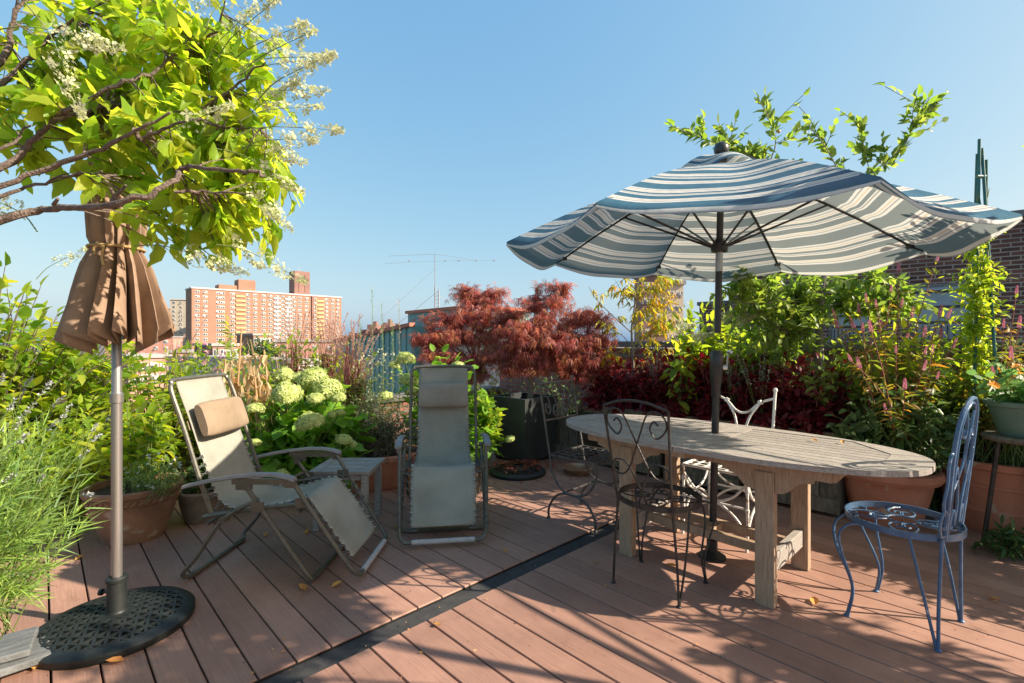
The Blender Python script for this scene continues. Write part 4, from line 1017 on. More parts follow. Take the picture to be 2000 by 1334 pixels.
def fabric_mat():
    m, t, b = nodes('lounger_mesh'); L = t.links
    n1 = N(t, 'TexNoise'); n1.inputs['Scale'].default_value = 5; n1.inputs['Detail'].default_value = 8; L.new(coord(t), n1.inputs[0])
    cr = ramp(t, n1.outputs[0], [(.30, (.235,.235,.195)), (.50, (.305,.305,.258)), (.72, (.36,.357,.305))])
    mp = N(t, 'Mapping'); mp.inputs['Scale'].default_value = (160,160,160); L.new(coord(t), mp.inputs[0])
    n2 = N(t, 'TexNoise'); n2.inputs['Scale'].default_value = 2; L.new(mp.outputs[0], n2.inputs[0])
    mx = N(t, 'MixRGB', blend_type='OVERLAY'); mx.inputs[0].default_value = .55; L.new(cr.outputs[0], mx.inputs[1]); L.new(n2.outputs[0], mx.inputs[2])
    L.new(mx.outputs[0], b.inputs['Base Color']); b.inputs['Roughness'].default_value = .85; b.inputs['Specular IOR Level'].default_value = .15
    tr = N(t, 'BsdfTranslucent'); tr.inputs[0].default_value = (.42,.40,.34,1)
    ms = N(t, 'MixShader'); ms.inputs[0].default_value = .18; L.new(b.outputs[0], ms.inputs[1]); L.new(tr.outputs[0], ms.inputs[2])
    L.new(ms.outputs[0], t.nodes['Material Output'].inputs[0]); return m
FAB = fabric_mat()
def lounger(label, loc, rz, pillow_mat, pillow_label):
    T = thing('reclining_lounger', label, 'lounge chair', (loc[0], loc[1], 0), rz, 'reclining loungers on the deck')
    W = .265; F = MAT['frame']; r = .0115
    # floor frames (legs)
    for nm, top, mids, xf in (('leg_frame', (.337,.50), [(.50,.27)], .66), ('leg_frame', (.40,.435), [(.218,.332), (.08,.14)], .0)):
        m = MB(); P = [Vector((top[0], -W-.012, top[1]))]+[Vector((a, -W-.012, b)) for a, b in mids]
        P += [Vector((xf+(.0 if xf else .0), -W-.01, .045)), Vector((xf+.012, -W+.02, .016)), Vector((xf+.015, -W+.07, .014))]
        P += [Vector((p.x, -p.y, p.z)) for p in reversed(P)]
        m.tube(smooth_path(P, 5), r, 8)
        for sy in (1, -1): m.tube([(xf+.014, sy*(W-.10), .014), (xf+.014, sy*(W-.04), .014)], r*1.35, 8)
        m.build(nm, F, T)
    # backrest frame: an inverted U
    m = MB(); P = [Vector((.145,-W+.01,.34)), Vector((.07,-W+.01,.55)), Vector((-.01,-W+.01,.80)), Vector((-.075,-W+.012,.98)), Vector((-.09,-W+.03,1.025)), Vector((-.098,-W+.075,1.045))]
    P += [Vector((p.x, -p.y, p.z)) for p in reversed(P)]
    m.tube(smooth_path(P, 5), r, 8); m.build('backrest_frame', F, T)
    m = MB()
    for sy in (1, -1):
        m.tube(smooth_path([(.10,sy*(W-.004),.335), (.145,sy*(W-.004),.345), (.40,sy*(W-.004),.385), (.66,sy*(W-.004),.415)], 4), r, 8)
        m.box((.63, sy*(W+.01), .42), (.07,.006,.05)); m.box((.40, sy*(W+.02), .40), (.07,.008,.05)); m.tube([(.218,sy*(W-.02),.332), (.218,sy*(W+.03),.332)], .018, 10)
        m.tube([(.34,sy*(W-.01),.498), (.34,sy*(W+.022),.498)], .016, 10)
    for x, z in ((.12,.30), (.60,.365)): m.tube([(x,-W,z), (x,W,z)], r*.9, 8)
    m.build('seat_rail', F, T)
    # footrest frame: U
    m = MB(); P = [Vector((.585,-W-.022,.535)), Vector((.68,-W-.018,.385)), Vector((.80,-W-.008,.20)), Vector((.885,-W,.075)), Vector((.91,-W+.025,.045)), Vector((.917,-W+.07,.036))]
    P += [Vector((p.x, -p.y, p.z)) for p in reversed(P)]
    m.tube(smooth_path(P, 5), r, 8); fo = m.build('footrest_frame', F, T)
    m = MB(); m.tube([(.917,-W+.075,.036), (.917,W-.075,.036)], .0155, 12); m.build('foot_bar', MAT['foam'], fo)
    # armrests
    for sy in (1, -1):
        m = MB(); y = sy*(W+.035); P = [(.02,.50,.013), (.06,.512,.016), (.16,.535,.018), (.28,.556,.020), (.40,.570,.022), (.50,.570,.024), (.57,.558,.025), (.605,.545,.022)]
        vs = []; n = len(P)
        for (x, z, hw) in P:
            for (dy, dz_) in ((-hw,-.004), (-hw*.8,.008), (0,.012), (hw*.8,.008), (hw,-.004), (hw*.6,-.009), (-hw*.6,-.009)): vs.append((x, y+dy, z+dz_))
        fs = [(i*7+k, i*7+(k+1) % 7, (i+1)*7+(k+1) % 7, (i+1)*7+k) for i in range(n-1) for k in range(7)]+[tuple(reversed(range(7))), tuple((n-1)*7+k for k in range(7))]
        fs = [tuple(reversed(f)) for f in fs]
        m.add(vs, fs); ar = m.build('armrest', MAT['arm'], T)
        m = MB(); m.bar((.28,y,.535), (.60,y,.535), .02, .028); m.box((.34,y,.515), (.08,.018,.045)); m.box((.58,y,.525), (.05,.018,.04)); m.build('arm_bracket', F, ar)
    # fabric: profile (x,z,halfwidth)
    prof = [(-.098,1.047,.195), (-.088,1.005,.195), (-.03,.85,.196), (.03,.68,.197), (.09,.52,.198), (.135,.42,.20), (.19,.372,.205), (.28,.358,.21), (.40,.366,.212), (.52,.398,.212), (.585,.418,.212), (.63,.408,.212), (.68,.355,.212), (.75,.262,.208), (.83,.155,.203), (.862,.105,.20)]
    pp = smooth_path([Vector(p) for p in prof], 4); nu = 14; vs = []; n = len(pp)
    for i, p in enumerate(pp):
        a = pp[min(i+1, n-1)]-pp[max(i-1, 0)]; nx, nz = a.y, -a.x; l = math.hypot(nx, nz); nx, nz = nx/l, nz/l
        if nz > 0: pass
        for k in range(nu+1):
            u = -1+2*k/nu; sg = .018*(1-u*u)*math.sin(math.pi*min(1, i/(n-1)*1.0))+.003*math.sin(i*.9+3*u)*(1 if i > n*.62 else .2)
            vs.append((p.x+nx*sg, u*p.z, p.y+nz*sg))
    fs = [(i*(nu+1)+k, i*(nu+1)+k+1, (i+1)*(nu+1)+k+1, (i+1)*(nu+1)+k) for i in range(n-1) for k in range(nu)]
    m = MB(); m.add(vs, fs); SL = m.build('sling', FAB, T, solid=.002); EY = None
    # lacing
    def frame_pt(i):
        p = pp[i]
        if p.x < .14 and p.y > .40: return Vector((p.x+.0, 0, p.y+.0)), W-.0
        return Vector((p.x, 0, p.y)), W
    for sy in (1, -1):
        m = MB()
        prev = None
        idx = list(range(14, n-1, 1)); zz = 0
        acc = 0; last = None
        P = []
        pos = pp[13]
        for i in range(13, n-1):
            for sub in (0, .5):
                q = pp[i].lerp(pp[i+1], sub)
                if last is not None and (Vector((q.x, q.y))-last).length < .036: continue
                last = Vector((q.x, q.y))
                hw = q.z; x, z = q.x, q.y
                # frame line beside it
                if z > .42 and x < .2: fx, fz, fy = x+.0, z-.012, W+.0
                elif x < .62: fx, fz, fy = x, (.345+(x-.145)*.14 if x > .13 else z), W-.004
                else: t_ = (x-.60)/.30; fx, fz, fy = x+.012, .51-.46*t_*1.0, W+.0
                if EY is None:
                    e = MB(); e.lathe([(.0045,0), (.0095,0), (.0095,.0025), (.0045,.0025)], 8); EY = e.build('eyelet', MAT['eyelet'], SL); EY.location = (x, sy*(hw-.006), z+.004)
                else: copy_child(EY, SL, (x, sy*(hw-.006), z+.004))
                m.tube([(x, sy*(hw-.004), z+.004), ((x+fx)/2, sy*(hw+fy)/2, (z+fz)/2-.006), (fx+.006, sy*(fy+.002), fz)], .0028, 4)
                m.tube([(fx+.006, sy*(fy+.012), fz), (fx-.014, sy*(fy-.014), fz+.012), (x+.016, sy*(hw+.003), z-.010), (x, sy*(hw-.004), z+.004)], .0028, 4)
        m.build('lacing', MAT['cord'], T)
    # pillow, tapered bolster strapped on
    m = MB(); n2 = 20; vs = []; NS = 12
    cx_, cz_ = .008, .815; tx, tz = .32, -.947        # down the back
    nx_, nz_ = .947, .32
    for j in range(NS+1):
        u = -1+2*j/NS; s_ = (1-abs(u)**6*.10)
        for k in range(n2):
            a = 2*math.pi*k/n2; A_ = .098*s_*math.copysign(abs(math.cos(a))**.6, math.cos(a)); B_ = .036*(1-abs(u)**3*.45)*math.copysign(abs(math.sin(a))**.75, math.sin(a))
            wob = .003*math.sin(6*u+a)+.002*math.sin(14*u-2*a)
            vs.append((cx_+.032*nx_+tx*A_+nx_*(B_+wob), u*.188*(1+.02*math.cos(a)), cz_+.032*nz_+tz*A_+nz_*(B_+wob)))
    fs = [(j*n2+k, j*n2+(k+1) % n2, (j+1)*n2+(k+1) % n2, (j+1)*n2+k) for j in range(NS) for k in range(n2)]+[tuple(range(n2)), tuple(reversed([NS*n2+k for k in range(n2)]))]
    fs = [tuple(reversed(f)) for f in fs]
    m.add(vs, fs); p = m.build('pillow', pillow_mat, T); p['label'] = pillow_label
    m = MB(); m.bar((-.025,-.20,.80), (-.025,.20,.80), .05, .003, up=(1,0,.3)); m.build('strap', MAT['pillow'], p)
    return T
lounger('reclining mesh lounger on the left facing right with a tan head pillow in sun', (-1.70, 2.80), R(-2), MAT['pillow'], 'tan head pillow')
lounger('reclining mesh lounger in the middle facing the camera in shade', (-.545, 3.87), R(-82), surf('grey_pillow', (.20,.18,.145), (.27,.245,.20), scale=6, rough=.9, bump=.3, bscale=400), 'grey brown head pillow')

def side_table():
    c = (-1.13, 3.37)
    T = thing('side_table', 'small square grey wooden side table between the two loungers', 'table', (c[0], c[1], 0), R(-1))
    a, b, z = .20, .19, .40; G = MAT['greywood']
    m = MB()
    for s in (1, -1): m.box((0, s*(b-.03), z-.011), (2*a, .06, .022), bev=.002); m.box((s*(a-.03), 0, z-.011), (.06, 2*b-.124, .022), bev=.002)
    for k in range(5): m.box((0, -.104+.052*k, z-.012), (2*a-.126, .044, .018), bev=.002)
    m.build('table_top', G, T, smooth=False)
    m = MB()
    for s in (1, -1): m.box((0, s*(b-.045), z-.045), (2*a-.11, .02, .044)); m.box((s*(a-.045), 0, z-.045), (.02, 2*b-.11, .044))
    m.build('apron', G, T, smooth=False)
    for sx in (1, -1):
        for sy in (1, -1):
            m = MB(); m.box((sx*(a-.04), sy*(b-.04), (z-.022)/2), (.042, .042, z-.022), bev=.003); m.build('leg', G, T, smooth=False)
side_table()

# ------------------------------------------------------------ pots
def pot(name, label, loc, prof, mat, sx=1, sy=1, rz=0, soil_z=None, soil_r=None, n=48, extra=None, cat='pot'):
    T = thing(name, label, cat, loc, rz)
    m = MB(); m.lathe(prof, n, sx=sx, sy=sy)
    if extra: extra(m)
    m.build('pot_body', mat, T)
    if soil_z: 
        m = MB(); m.lathe([(0,soil_z+.015), (soil_r*.6,soil_z+.01), (soil_r,soil_z)], 32, sx=sx, sy=sy); m.build('soil', MAT['soil'], T)
    return T
def rope(m):
    for k in range(44):
        a = 2*math.pi*k/44; b = a+.13
        m.tube([(.236*math.cos(a), .236*math.sin(a), .252), (.246*math.cos((a+b)/2), .246*math.sin((a+b)/2), .265), (.246*math.cos(b), .246*math.sin(b), .285)], [.007,.010,.006], 5)
    for z in (.243, .292): m.lathe([(.236+(z-.243)*.25+.005*math.cos(q), z+.004*math.sin(q)) for q in [j*math.pi/3 for j in range(7)]], 48)
pot('clay_pot', 'wide aged clay pot with rope pattern rim beside the closed umbrella pole', (-2.42, 3.12, 0),
    [(0,0), (.155,0), (.165,.02), (.20,.12), (.228,.21), (.24,.27), (.246,.30), (.262,.305), (.265,.33), (.258,.34), (.24,.34), (.232,.30)], MAT['terradk'], soil_z=.30, soil_r=.235, extra=rope)
pot('clay_pot', 'small old clay bowl half behind the left lounger', (-2.17, 3.43, 0),
    [(0,0), (.11,0), (.13,.05), (.15,.14), (.155,.18), (.172,.185), (.174,.21), (.165,.22), (.15,.22), (.145,.19)], MAT['oldpot'], soil_z=.19, soil_r=.15)
pot('oval_planter', 'long orange terracotta planter behind the side table', (-1.32, 4.22, 0),
    [(0,0), (.40,0), (.44,.03), (.52,.22), (.535,.25), (.56,.255), (.565,.29), (.55,.30), (.52,.30), (.51,.27)], MAT['terra'], sy=.55, rz=R(8), soil_z=.27, soil_r=.52, cat='planter')
pot('clay_pot', 'terracotta pot with flared rim under the right end of the table', (2.63, 3.42, 0),
    [(0,0), (.19,0), (.20,.02), (.24,.18), (.265,.30), (.30,.305), (.315,.33), (.31,.37), (.295,.38), (.275,.38), (.265,.33)], MAT['terra'], soil_z=.34, soil_r=.27)
pot('clay_pot', 'large ribbed terracotta pot at the far right behind the blue chair', (3.30, 3.30, 0),
    [(0,0), (.25,0), (.26,.02), (.285,.14), (.293,.145), (.293,.16), (.287,.165), (.31,.30), (.318,.305), (.318,.325), (.31,.33), (.33,.42), (.35,.43), (.355,.47), (.335,.475), (.32,.46), (.31,.42)], MAT['terra'], soil_z=.43, soil_r=.32)
def stool():
    T = thing('plant_stool', 'small dark round plant stool at the right edge holding the green pot', 'stool', (3.04, 2.90, 0))
    m = MB(); m.lathe([(0,.655), (.17,.655), (.18,.665), (.18,.68), (.17,.688), (0,.69)], 32); m.build('stool_top', MAT['planter'], T)
    for k in range(3):
        a = k*2.094+.5; m = MB(); m.tube([(.10*math.cos(a), .10*math.sin(a), .655), (.17*math.cos(a), .17*math.sin(a), 0)], .012, 8); m.build('leg', MAT['iron'], T)
stool()
pot('plastic_pot', 'pale green ribbed plastic pot of nasturtiums on the dark stool', (3.04, 2.90, .69),
    [(0,0), (.10,0), (.105,.01), (.15,.17), (.165,.175), (.17,.20), (.162,.205), (.15,.20), (.145,.17)], MAT['greenpot'], soil_z=.175, soil_r=.148, n=24)
def black_box():
    T = thing('square_planter', 'tall black square planter holding the red maple', 'planter', (.13, 5.22, 0), R(45))
    m = MB(); a, b, h = .26, .225, .67
    for i in range(4):
        q = Matrix.Rotation(i*math.pi/2, 3, 'Z')
        vs = [q@Vector(p) for p in ((-b,-b,.03), (b,-b,.03), (a,-a,h), (-a,-a,h), (-a+.03,-a+.03,h), (a-.03,-a+.03,h), (a-.03,-a+.03,h-.08), (-a+.03,-a+.03,h-.08))]
        m.add(vs, [(0,1,2,3), (3,2,5,4), (4,5,6,7)])
    m.add([(-b,-b,.03), (b,-b,.03), (b,b,.03), (-b,b,.03)], [(3,2,1,0)]); m.build('planter_body', MAT['blackbox'], T, smooth=False)
    m = MB()
    for sx in (1, -1):
        for sy in (1, -1): m.box((sx*.19, sy*.19, .015), (.05,.05,.03))
    m.build('foot', MAT['knob'], T, smooth=False)
    m = MB(); m.box((0,0,h-.10), (2*a-.065, 2*a-.065, .03)); m.build('soil', MAT['soil'], T, smooth=False)
black_box()
T = thing('umbrella_base', 'empty black cast umbrella base lying on the deck before the black planter', 'umbrella base', (.05, 4.62, 0)); disc_base(T, .27, .042)
pot('clay_saucer', 'small brown clay saucer under the left iron chair', (.62, 4.62, 0), [(0,0), (.10,0), (.14,.05), (.15,.055), (.15,.06), (.13,.06), (.10,.02), (0,.015)], MAT['terradk'])
def slate_slab():
    T = thing('slate_slab', 'weathered slate slab at the lower left corner of the deck', 'stone slab', (-1.98, 1.80, 0), R(40))
    m = MB(); m.box((-.02,0,.03), (.44,.18,.03), rz=.1, bev=.006); m.box((-.05,.06,.062), (.40,.20,.028), rz=-.05, bev=.006); m.build('slab', MAT['slate'], T, smooth=False)
slate_slab()

# wooden planter boxes behind the table
def wood_box(s0, s1, label, h=.60, t0=4.06, t1=4.5):
    T = thing('wooden_planter', label, 'planter', tuple(st((s0+s1)/2, (t0+t1)/2)), BANG, 'wooden planters along the parapet')
    L_ = s1-s0; D = t1-t0; m = MB(); n = int(L_/.115)
    for k in range(n):
        x = -L_/2+L_*(k+.5)/n
        m.box((x, -D/2, h/2+random.uniform(-.004,.004)), (L_/n-.006, .02+random.uniform(0,.003), h-.08)); m.box((x, D/2, h/2), (L_/n-.006, .02, h-.08))
    for s in (-1, 1): m.box((s*(L_/2-.01), 0, h/2), (.02, D-.03, h-.08))
    m.build('boards', MAT['planter'], T, smooth=False)
    m = MB()
    for s in (-1, 1): m.box((0, s*(D/2+.012), h-.035), (L_, .05, .07)); m.box((s*(L_/2-.025), 0, h-.036), (.05, D-.02, .068))
    m.build('rim', MAT['planter'], T, smooth=False)
    m = MB(); m.box((0, -D/2-.026, .08), (L_, .03, .10)); m.build('base_board', MAT['planter'], T, smooth=False)
    m = MB(); m.box((0,0,h-.07), (L_-.05, D-.05, .04)); m.build('soil', MAT['soil'], T, smooth=False)
wood_box(-2.90, -2.25, 'weathered wooden planter under the yellow peach tree')
wood_box(-2.20, -1.55, 'weathered wooden planter behind the striped umbrella pole')
wood_box(-1.50, -.86, 'weathered wooden planter behind the white chair')
wood_box(-4.2, -3.2, 'low wooden planter box along the brick parapet by the maple', h=.45)

# ============================================================ PLANTS
def A3(v): return np.array(tuple(v), float)
def plant(name, label, cat, base, group=None): return thing(name, label, cat, tuple(base), 0, group)
def panicle_mesh(L_=.16, r=.045, n=120):
    LV = Leaves(); t = rng.uniform(0, 1, n)**.8; a = rng.uniform(0, 6.28, n); rr_ = r*(1-t*.85)*rng.uniform(.5, 1.1, n)
    P = np.stack([t*L_, rr_*np.cos(a), rr_*np.sin(a)], 1); D = np.stack([np.full(n, .3), np.cos(a), np.sin(a)], 1)+rng.normal(size=(n,3))*.3
    LV.add(P, rdir(n), D, np.where(rng.uniform(size=n) < .12, .017, .006)); return LV

# --- panicle hydrangea tree, top left
def hydrangea_tree():
    base = Vector((-2.35, 1.15, 0)); T = plant('hydrangea_tree', 'tall panicle hydrangea with yellow green leaves reaching in over the closed umbrella', 'tree', base)
    tb = MB(); O = base
    fork = Vector((-2.2, 1.25, 1.35)); tr = smooth_path([base, base+Vector((.03,.02,.7)), fork], 4); tb.tube(tr, [.045, .03], 10); tb.build('trunk', MAT['bark'], T, org=O)
    limbs = [([(0,432),(70,412),(130,405),(200,403),(280,385),(345,350),(352,330),(390,328),(480,335),(515,342)], 1.38, .0095),
             ([(345,378),(400,375),(490,379)], 1.38, .004),
             ([(0,365),(100,325),(200,290),(262,255),(330,225)], 1.45, .0085),
             ([(0,385),(60,365),(130,345),(200,335)], 1.5, .006),
             ([(262,255),(275,268),(330,248),(380,232)], 1.45, .006),
             ([(0,325),(60,278),(105,235),(170,195),(240,160),(300,140),(340,105)], 1.6, .0095),
             ([(105,235),(180,215),(240,200)], 1.6, .005),
             ([(0,290),(40,258),(60,245)], 1.5, .005),
             ([(0,165),(60,110),(110,60),(170,20)], 1.8, .010),
             ([(0,120),(20,60),(60,-40)], 1.8, .012),
             ([(340,105),(380,95),(420,60),(440,0)], 1.7, .005),
             ([(330,225),(400,210),(470,160),(520,120)], 1.6, .005),
             ([(380,232),(450,250),(520,250)], 1.55, .004),
             ([(170,20),(260,-40),(340,-120)], 1.9, .007)]
    skel = []
    b = MB()
    for L_, d, r in limbs:
        P = [pt(x, y, d+.04*math.sin(i*1.3)) for i, (x, y) in enumerate(L_)]
        if L_[0][0] == 0: P = [fork, fork.lerp(P[0], .5)+Vector((0,0,-.04))]+P
        S_ = smooth_path(P, 5); k = len(S_)
        S_ = [p+Vector((random.gauss(0,.003), random.gauss(0,.003), random.gauss(0,.003))) for p in S_]
        b.tube(S_, [r*(1.35-.9*i/(k-1))*random.uniform(.9,1.12) for i in range(k)], 7); skel += S_[k//3:]
    for (x, y, dx, dy) in ((218,392,28,-30), (230,395,-15,-28), (105,400,8,-12)):
        b.tube([pt(x,y,1.38), pt(x+dx,y+dy,1.36)], [.006,.004], 6)
    b.build('limbs', MAT['bark'], T, org=O)
    def bl(x, y, rp, d, w, rd=.24): d += .2; p = pt(x, y, d); rr_ = rp/950*d; return (A3(p), (rr_, rd, rr_*.92), w)
    blobs = [bl(60,150,120,1.75,1.1), bl(190,110,120,1.7,1.6), bl(320,90,120,1.65,1.6), bl(420,130,90,1.6,1.1), bl(300,210,110,1.6,1.8), bl(420,240,95,1.55,1.6), bl(170,240,100,1.6,1.3),
             bl(450,340,70,1.5,1.1), bl(355,305,82,1.5,1.3), bl(60,260,70,1.6,.5), bl(385,440,72,1.45,.8), bl(430,430,65,1.5,.8), bl(240,-20,160,1.8,.9), bl(60,-20,140,1.9,.6), bl(400,-10,90,1.8,.4), bl(300,400,30,1.5,.12), bl(500,170,45,1.55,.4), bl(480,270,45,1.5,.5),bl(500,420,35,1.45,.4), bl(470,470,35,1.45,.35), bl(530,345,35,1.45,.35), bl(40,330,40,1.6,.2), bl(235,330,65,1.5,.5), bl(560,90,20,1.6,.1)]
    LV = Leaves(); tw = MB()
    twig_crown(blobs, skel, 430, 8, .074, LV, tw, r0=.0028, droop=.22, sag=.12, t0=.3, out=.85, fwd=.5, upj=.6)
    # a few big near leaves
    tw.build('twigs', MAT['bark'], T, org=O); LV.build('crown', fine(.48, .20, .32), LM['tree'], T, O)
    # flower panicles along the outer edge
    protos = []
    for k in range(3):
        o = panicle_mesh(.17+.03*k, .034+.006*k, 95+30*k).build('flower_panicle', T_FLO, LM['panicle'], T); protos.append(o)
    spots = [((470,60),(.8,.5),1.6), ((500,90),(1,.3),1.6), ((520,130),(1,.25),1.6), ((545,115),(1,.15),1.55), ((560,150),(1,.3),1.55), ((520,180),(.9,.1),1.6), ((540,215),(1,.2),1.5), ((545,250),(1,.08),1.5), ((520,290),(.8,-.35),1.5),
             ((500,320),(.8,-.5),1.5), ((505,210),(.9,.4),1.6), ((480,30),(.6,.7),1.7), ((430,10),(.5,.8),1.7), ((530,275),(.9,-.1),1.5), ((480,360),(.7,-.7),1.5), ((450,455),(.6,-.8),1.5), ((500,500),(.9,-.5),1.5), ((90,60),(1,-.2),.85), ((360,245),(.8,.3),1.3), ((30,412),(-.5,.2),1.6), ((350,490),(.9,-.3),1.5), ((440,70),(.8,.6),1.6), ((110,100),(.2,-1),.9), ((380,30),(.4,.9),1.7), ((525,105),(.9,.5),1.6), ((110,515),(.8,.5),2.6)]
    for i, ((x, y), (dx, dz), d) in enumerate(spots):
        p = pt(x, y, d); q = Vector((dx, random.uniform(-.3,.3), dz)).to_track_quat('X', 'Z').to_euler()
        sc = random.uniform(.75, 1.05)*(.62 if d < 1 else 1)
        if i < 3: o = protos[i]; o.location = p-O; o.rotation_euler = q
        else: o = copy_child(protos[i % 3], T, p-O, q, sc)
        if i == 0:
            sm = MB(); sm.tube(smooth_path([(-.13,0,-.03), (-.05,0,0), (.06,0,.004), (.16,0,0)], 3), [.0022,.0008], 5); st0 = sm.build('flower_stem', MAT['stem'], o)
        else: copy_child(st0, o)
hydrangea_tree()

def bush(name, label, cat, base, crowns, ns, nl, size, tmpl, lm, stem='stem', r0=.004, spread=.1, shell=.35, t0=.3, droop=.15, arch=.6, out=.9, fwd=.4, group=None, leafname='foliage', upj=.5, extra=None):
    T = plant(name, label, cat, base, group); O = Vector(base); LV = Leaves(); tb = MB()
    for c, r, w in crowns:
        stems_bush(base, c, r, int(ns*w), nl, size, LV, tb, r0, spread, shell, t0, droop, arch, out, fwd, upj=upj)
    tb.build('stems', MAT[stem], T, org=O); LV.build(leafname, tmpl, lm, T, O)
    if extra: extra(T, O)
    return T
# --- left hedge
bush('shrub', 'tall dark green shrub at the far left behind the lavender', 'shrub', (-3.85, 3.55, 0), [((-3.85,3.55,1.08), (.62,.5,.80), 1), ((-3.2,3.6,.95), (.5,.4,.55), .7)], 190, 12, .112, T_OV, LM['hedge'], 'bark', .006, .12, .35, upj=.4)
bush('shrub', 'yellow green leafy shrub behind the closed umbrella pole', 'shrub', (-2.95, 4.0, 0), [((-2.95,4.0,.72), (.5,.4,.55), 1)], 120, 11, .095, T_OV, LM['hedge'], 'bark', .005, .1, .3, upj=.4)
bush('shrub', 'bright low leafy shrub directly left of the rope rimmed clay pot', 'shrub', (-3.05, 3.25, 0), [((-3.0,3.2,.52), (.42,.25,.42), 1)], 120, 11, .07, T_OV, LM['vine'], 'stem', .004, .1, .3, upj=.4)
bush('shrub', 'upright light green shrub behind the left lounger headrest', 'shrub', (-2.80, 4.35, 0), [((-2.80,4.35,.62), (.35,.35,.45), 1)], 110, 11, .075, T_OV, LM['hedge'], 'stem', .004, .1, .3, upj=.4)
bush('shrub', 'broad shrub behind the tan umbrella hem along the low parapet', 'shrub', (-4.9, 5.0, 0), [((-4.6,5.0,.9), (.9,.5,.55), 1)], 130, 12, .085, T_OV, LM['hedge'], 'stem', .004, .2, .3, upj=.4)
bush('potted_plant', 'leafy plant with broad pointed leaves in the rope rimmed clay pot', 'plant', (-2.46, 3.17, .29), [((-2.44,3.2,.62), (.26,.2,.28), 1)], 36, 8, .105, T_OV, LM['hedge'], 'stem', .004, .06, .3, upj=.3)
def thyme_fl(T, O):
    LV = Leaves(); n = 70; P = ell((-2.22,3.02,.45), (.17,.12,.11), n, .8); LV.add(P, rdir(n), np.tile([0,-.3,1.], (n,1)), .010); LV.build('flowers', T_FLO, LM['whitef'], T, O)['kind'] = 'stuff'
bush('potted_plant', 'fine leaved thyme with tiny white flowers spilling over the clay pot rim', 'plant', (-2.25, 3.05, .29), [((-2.22,3.02,.42), (.18,.13,.12), 1)], 110, 14, .017, T_LO, LM['weed'], 'stem', .0015, .07, .5, droop=0, extra=thyme_fl)
bush('potted_plant', 'small dark leafy plant in the old clay bowl', 'plant', (-2.17, 3.43, .18), [((-2.17,3.43,.30), (.14,.13,.12), 1)], 30, 8, .05, T_OV, LM['dark'], 'stem', .002, .05, .4)
# --- lavender
def lavender():
    base = Vector((-1.86, 1.52, .28)); T = plant('lavender', 'grey green lavender with narrow leaves and thin flower stems at the left edge', 'plant', base); LV = Leaves(); tb = MB(); O = base
    for i in range(300):
        e = ell((-1.74,1.52,.70), (.36,.34,.36), 1, .3)[0]
        if e[2] < .35: e[2] = .35
        b0 = A3(base)+np.array([rng.normal()*.09, rng.normal()*.09, 0]); mid = (b0+e)/2+np.array([0,0,.10]); path = bez(b0, mid, e, 8)
        tb.tube([Vector(p) for p in path[::2]], [.002, .001], 4)
        stem_leaves(LV, path, 26, .068, .45, out=.55, fwd=.9, droop=-.1, upj=.6)
    LV.build('foliage', blade(.095, .25), LM['lav'], T, O)
    L2 = Leaves()
    for i in range(46):
        b0 = A3(base)+np.array([rng.normal()*.14, rng.normal()*.12, .2]); a = rng.uniform(-.3, 1.0)
        e = b0+np.array([math.sin(a)*rng.uniform(.15,.62), rng.uniform(-.2,.25), rng.uniform(.3,.68)]); mid = (b0+e)/2+np.array([0,0,.1]); path = bez(b0, mid, e, 8)
        tb.tube([Vector(p) for p in path], [.0016, .001], 4)
        t_ = unit(path[-1]-path[-2]); n = 26; q = rng.uniform(0, .045, n)[:, None]; L2.add(path[-1]-t_*q, rdir(n)*.8+t_*.7, rdir(n), .011)
    tb.build('stems', MAT['stem'], T, org=O); L2.build('flower_spikes', T_LO, LM['lavf'], T, O)
lavender()
pot('clay_pot', 'terracotta pot hidden under the lavender at the left edge', (-1.90, 1.52, 0), [(0,0), (.12,0), (.13,.02), (.17,.24), (.19,.245), (.19,.29), (.175,.30), (.165,.27)], MAT['terradk'], soil_z=.27, soil_r=.16)

# --- mophead hydrangeas
def head_mesh(r, n):
    LV = Leaves(); D = rdir(n); D[:, 2] = np.where(D[:, 2] < -.45, -D[:, 2], D[:, 2]); q = r*(1+.09*np.sin(D[:, :1]*5+1)+.06*np.sin(D[:, 1:2]*8+D[:, 2:3]*6)+rng.normal(size=(n,1))*.05)
    LV.add(D*q*np.array([1,1,.82]), np.cross(D, rdir(n)), D+rng.normal(size=(n,3))*.3, .018+.005*rng.uniform(size=n)); return LV
def mophead(label, base, crowns, ns, heads, size=.135):
    T = bush('hydrangea', label, 'shrub', base, crowns, ns, 9, size, T_HEART, LM['hyd'], 'stem', .004, .16, .45, .35, .3, .55, .9, .35, upj=.3, group='pale mophead hydrangeas')
    O = Vector(base); protos = []
    for i, (px, py, rp, d) in enumerate(heads):
        p = pt(px, py, d); r = rp/950*d
        if i < 3: o = head_mesh(.09, 380).build('flower_head', T_FLO, LM['head'], T); protos.append(o)
        else: o = copy_child(protos[i % 3], T)
        o.location = p-O; k_ = r/.09*.94; o.scale = (k_*random.uniform(.9,1.1), k_*random.uniform(.9,1.1), k_*random.uniform(.8,1.0)); o.rotation_euler = (random.uniform(-.3,.3), random.uniform(-.3,.3), random.uniform(0,6))
        q = MB(); q.tube([p-O, (p-O)*.5+Vector((0,0,.0)), Vector((0,0,.1))], .004, 5)
        if i % 2 == 0: q.build('flower_stem', MAT['stem'], T)
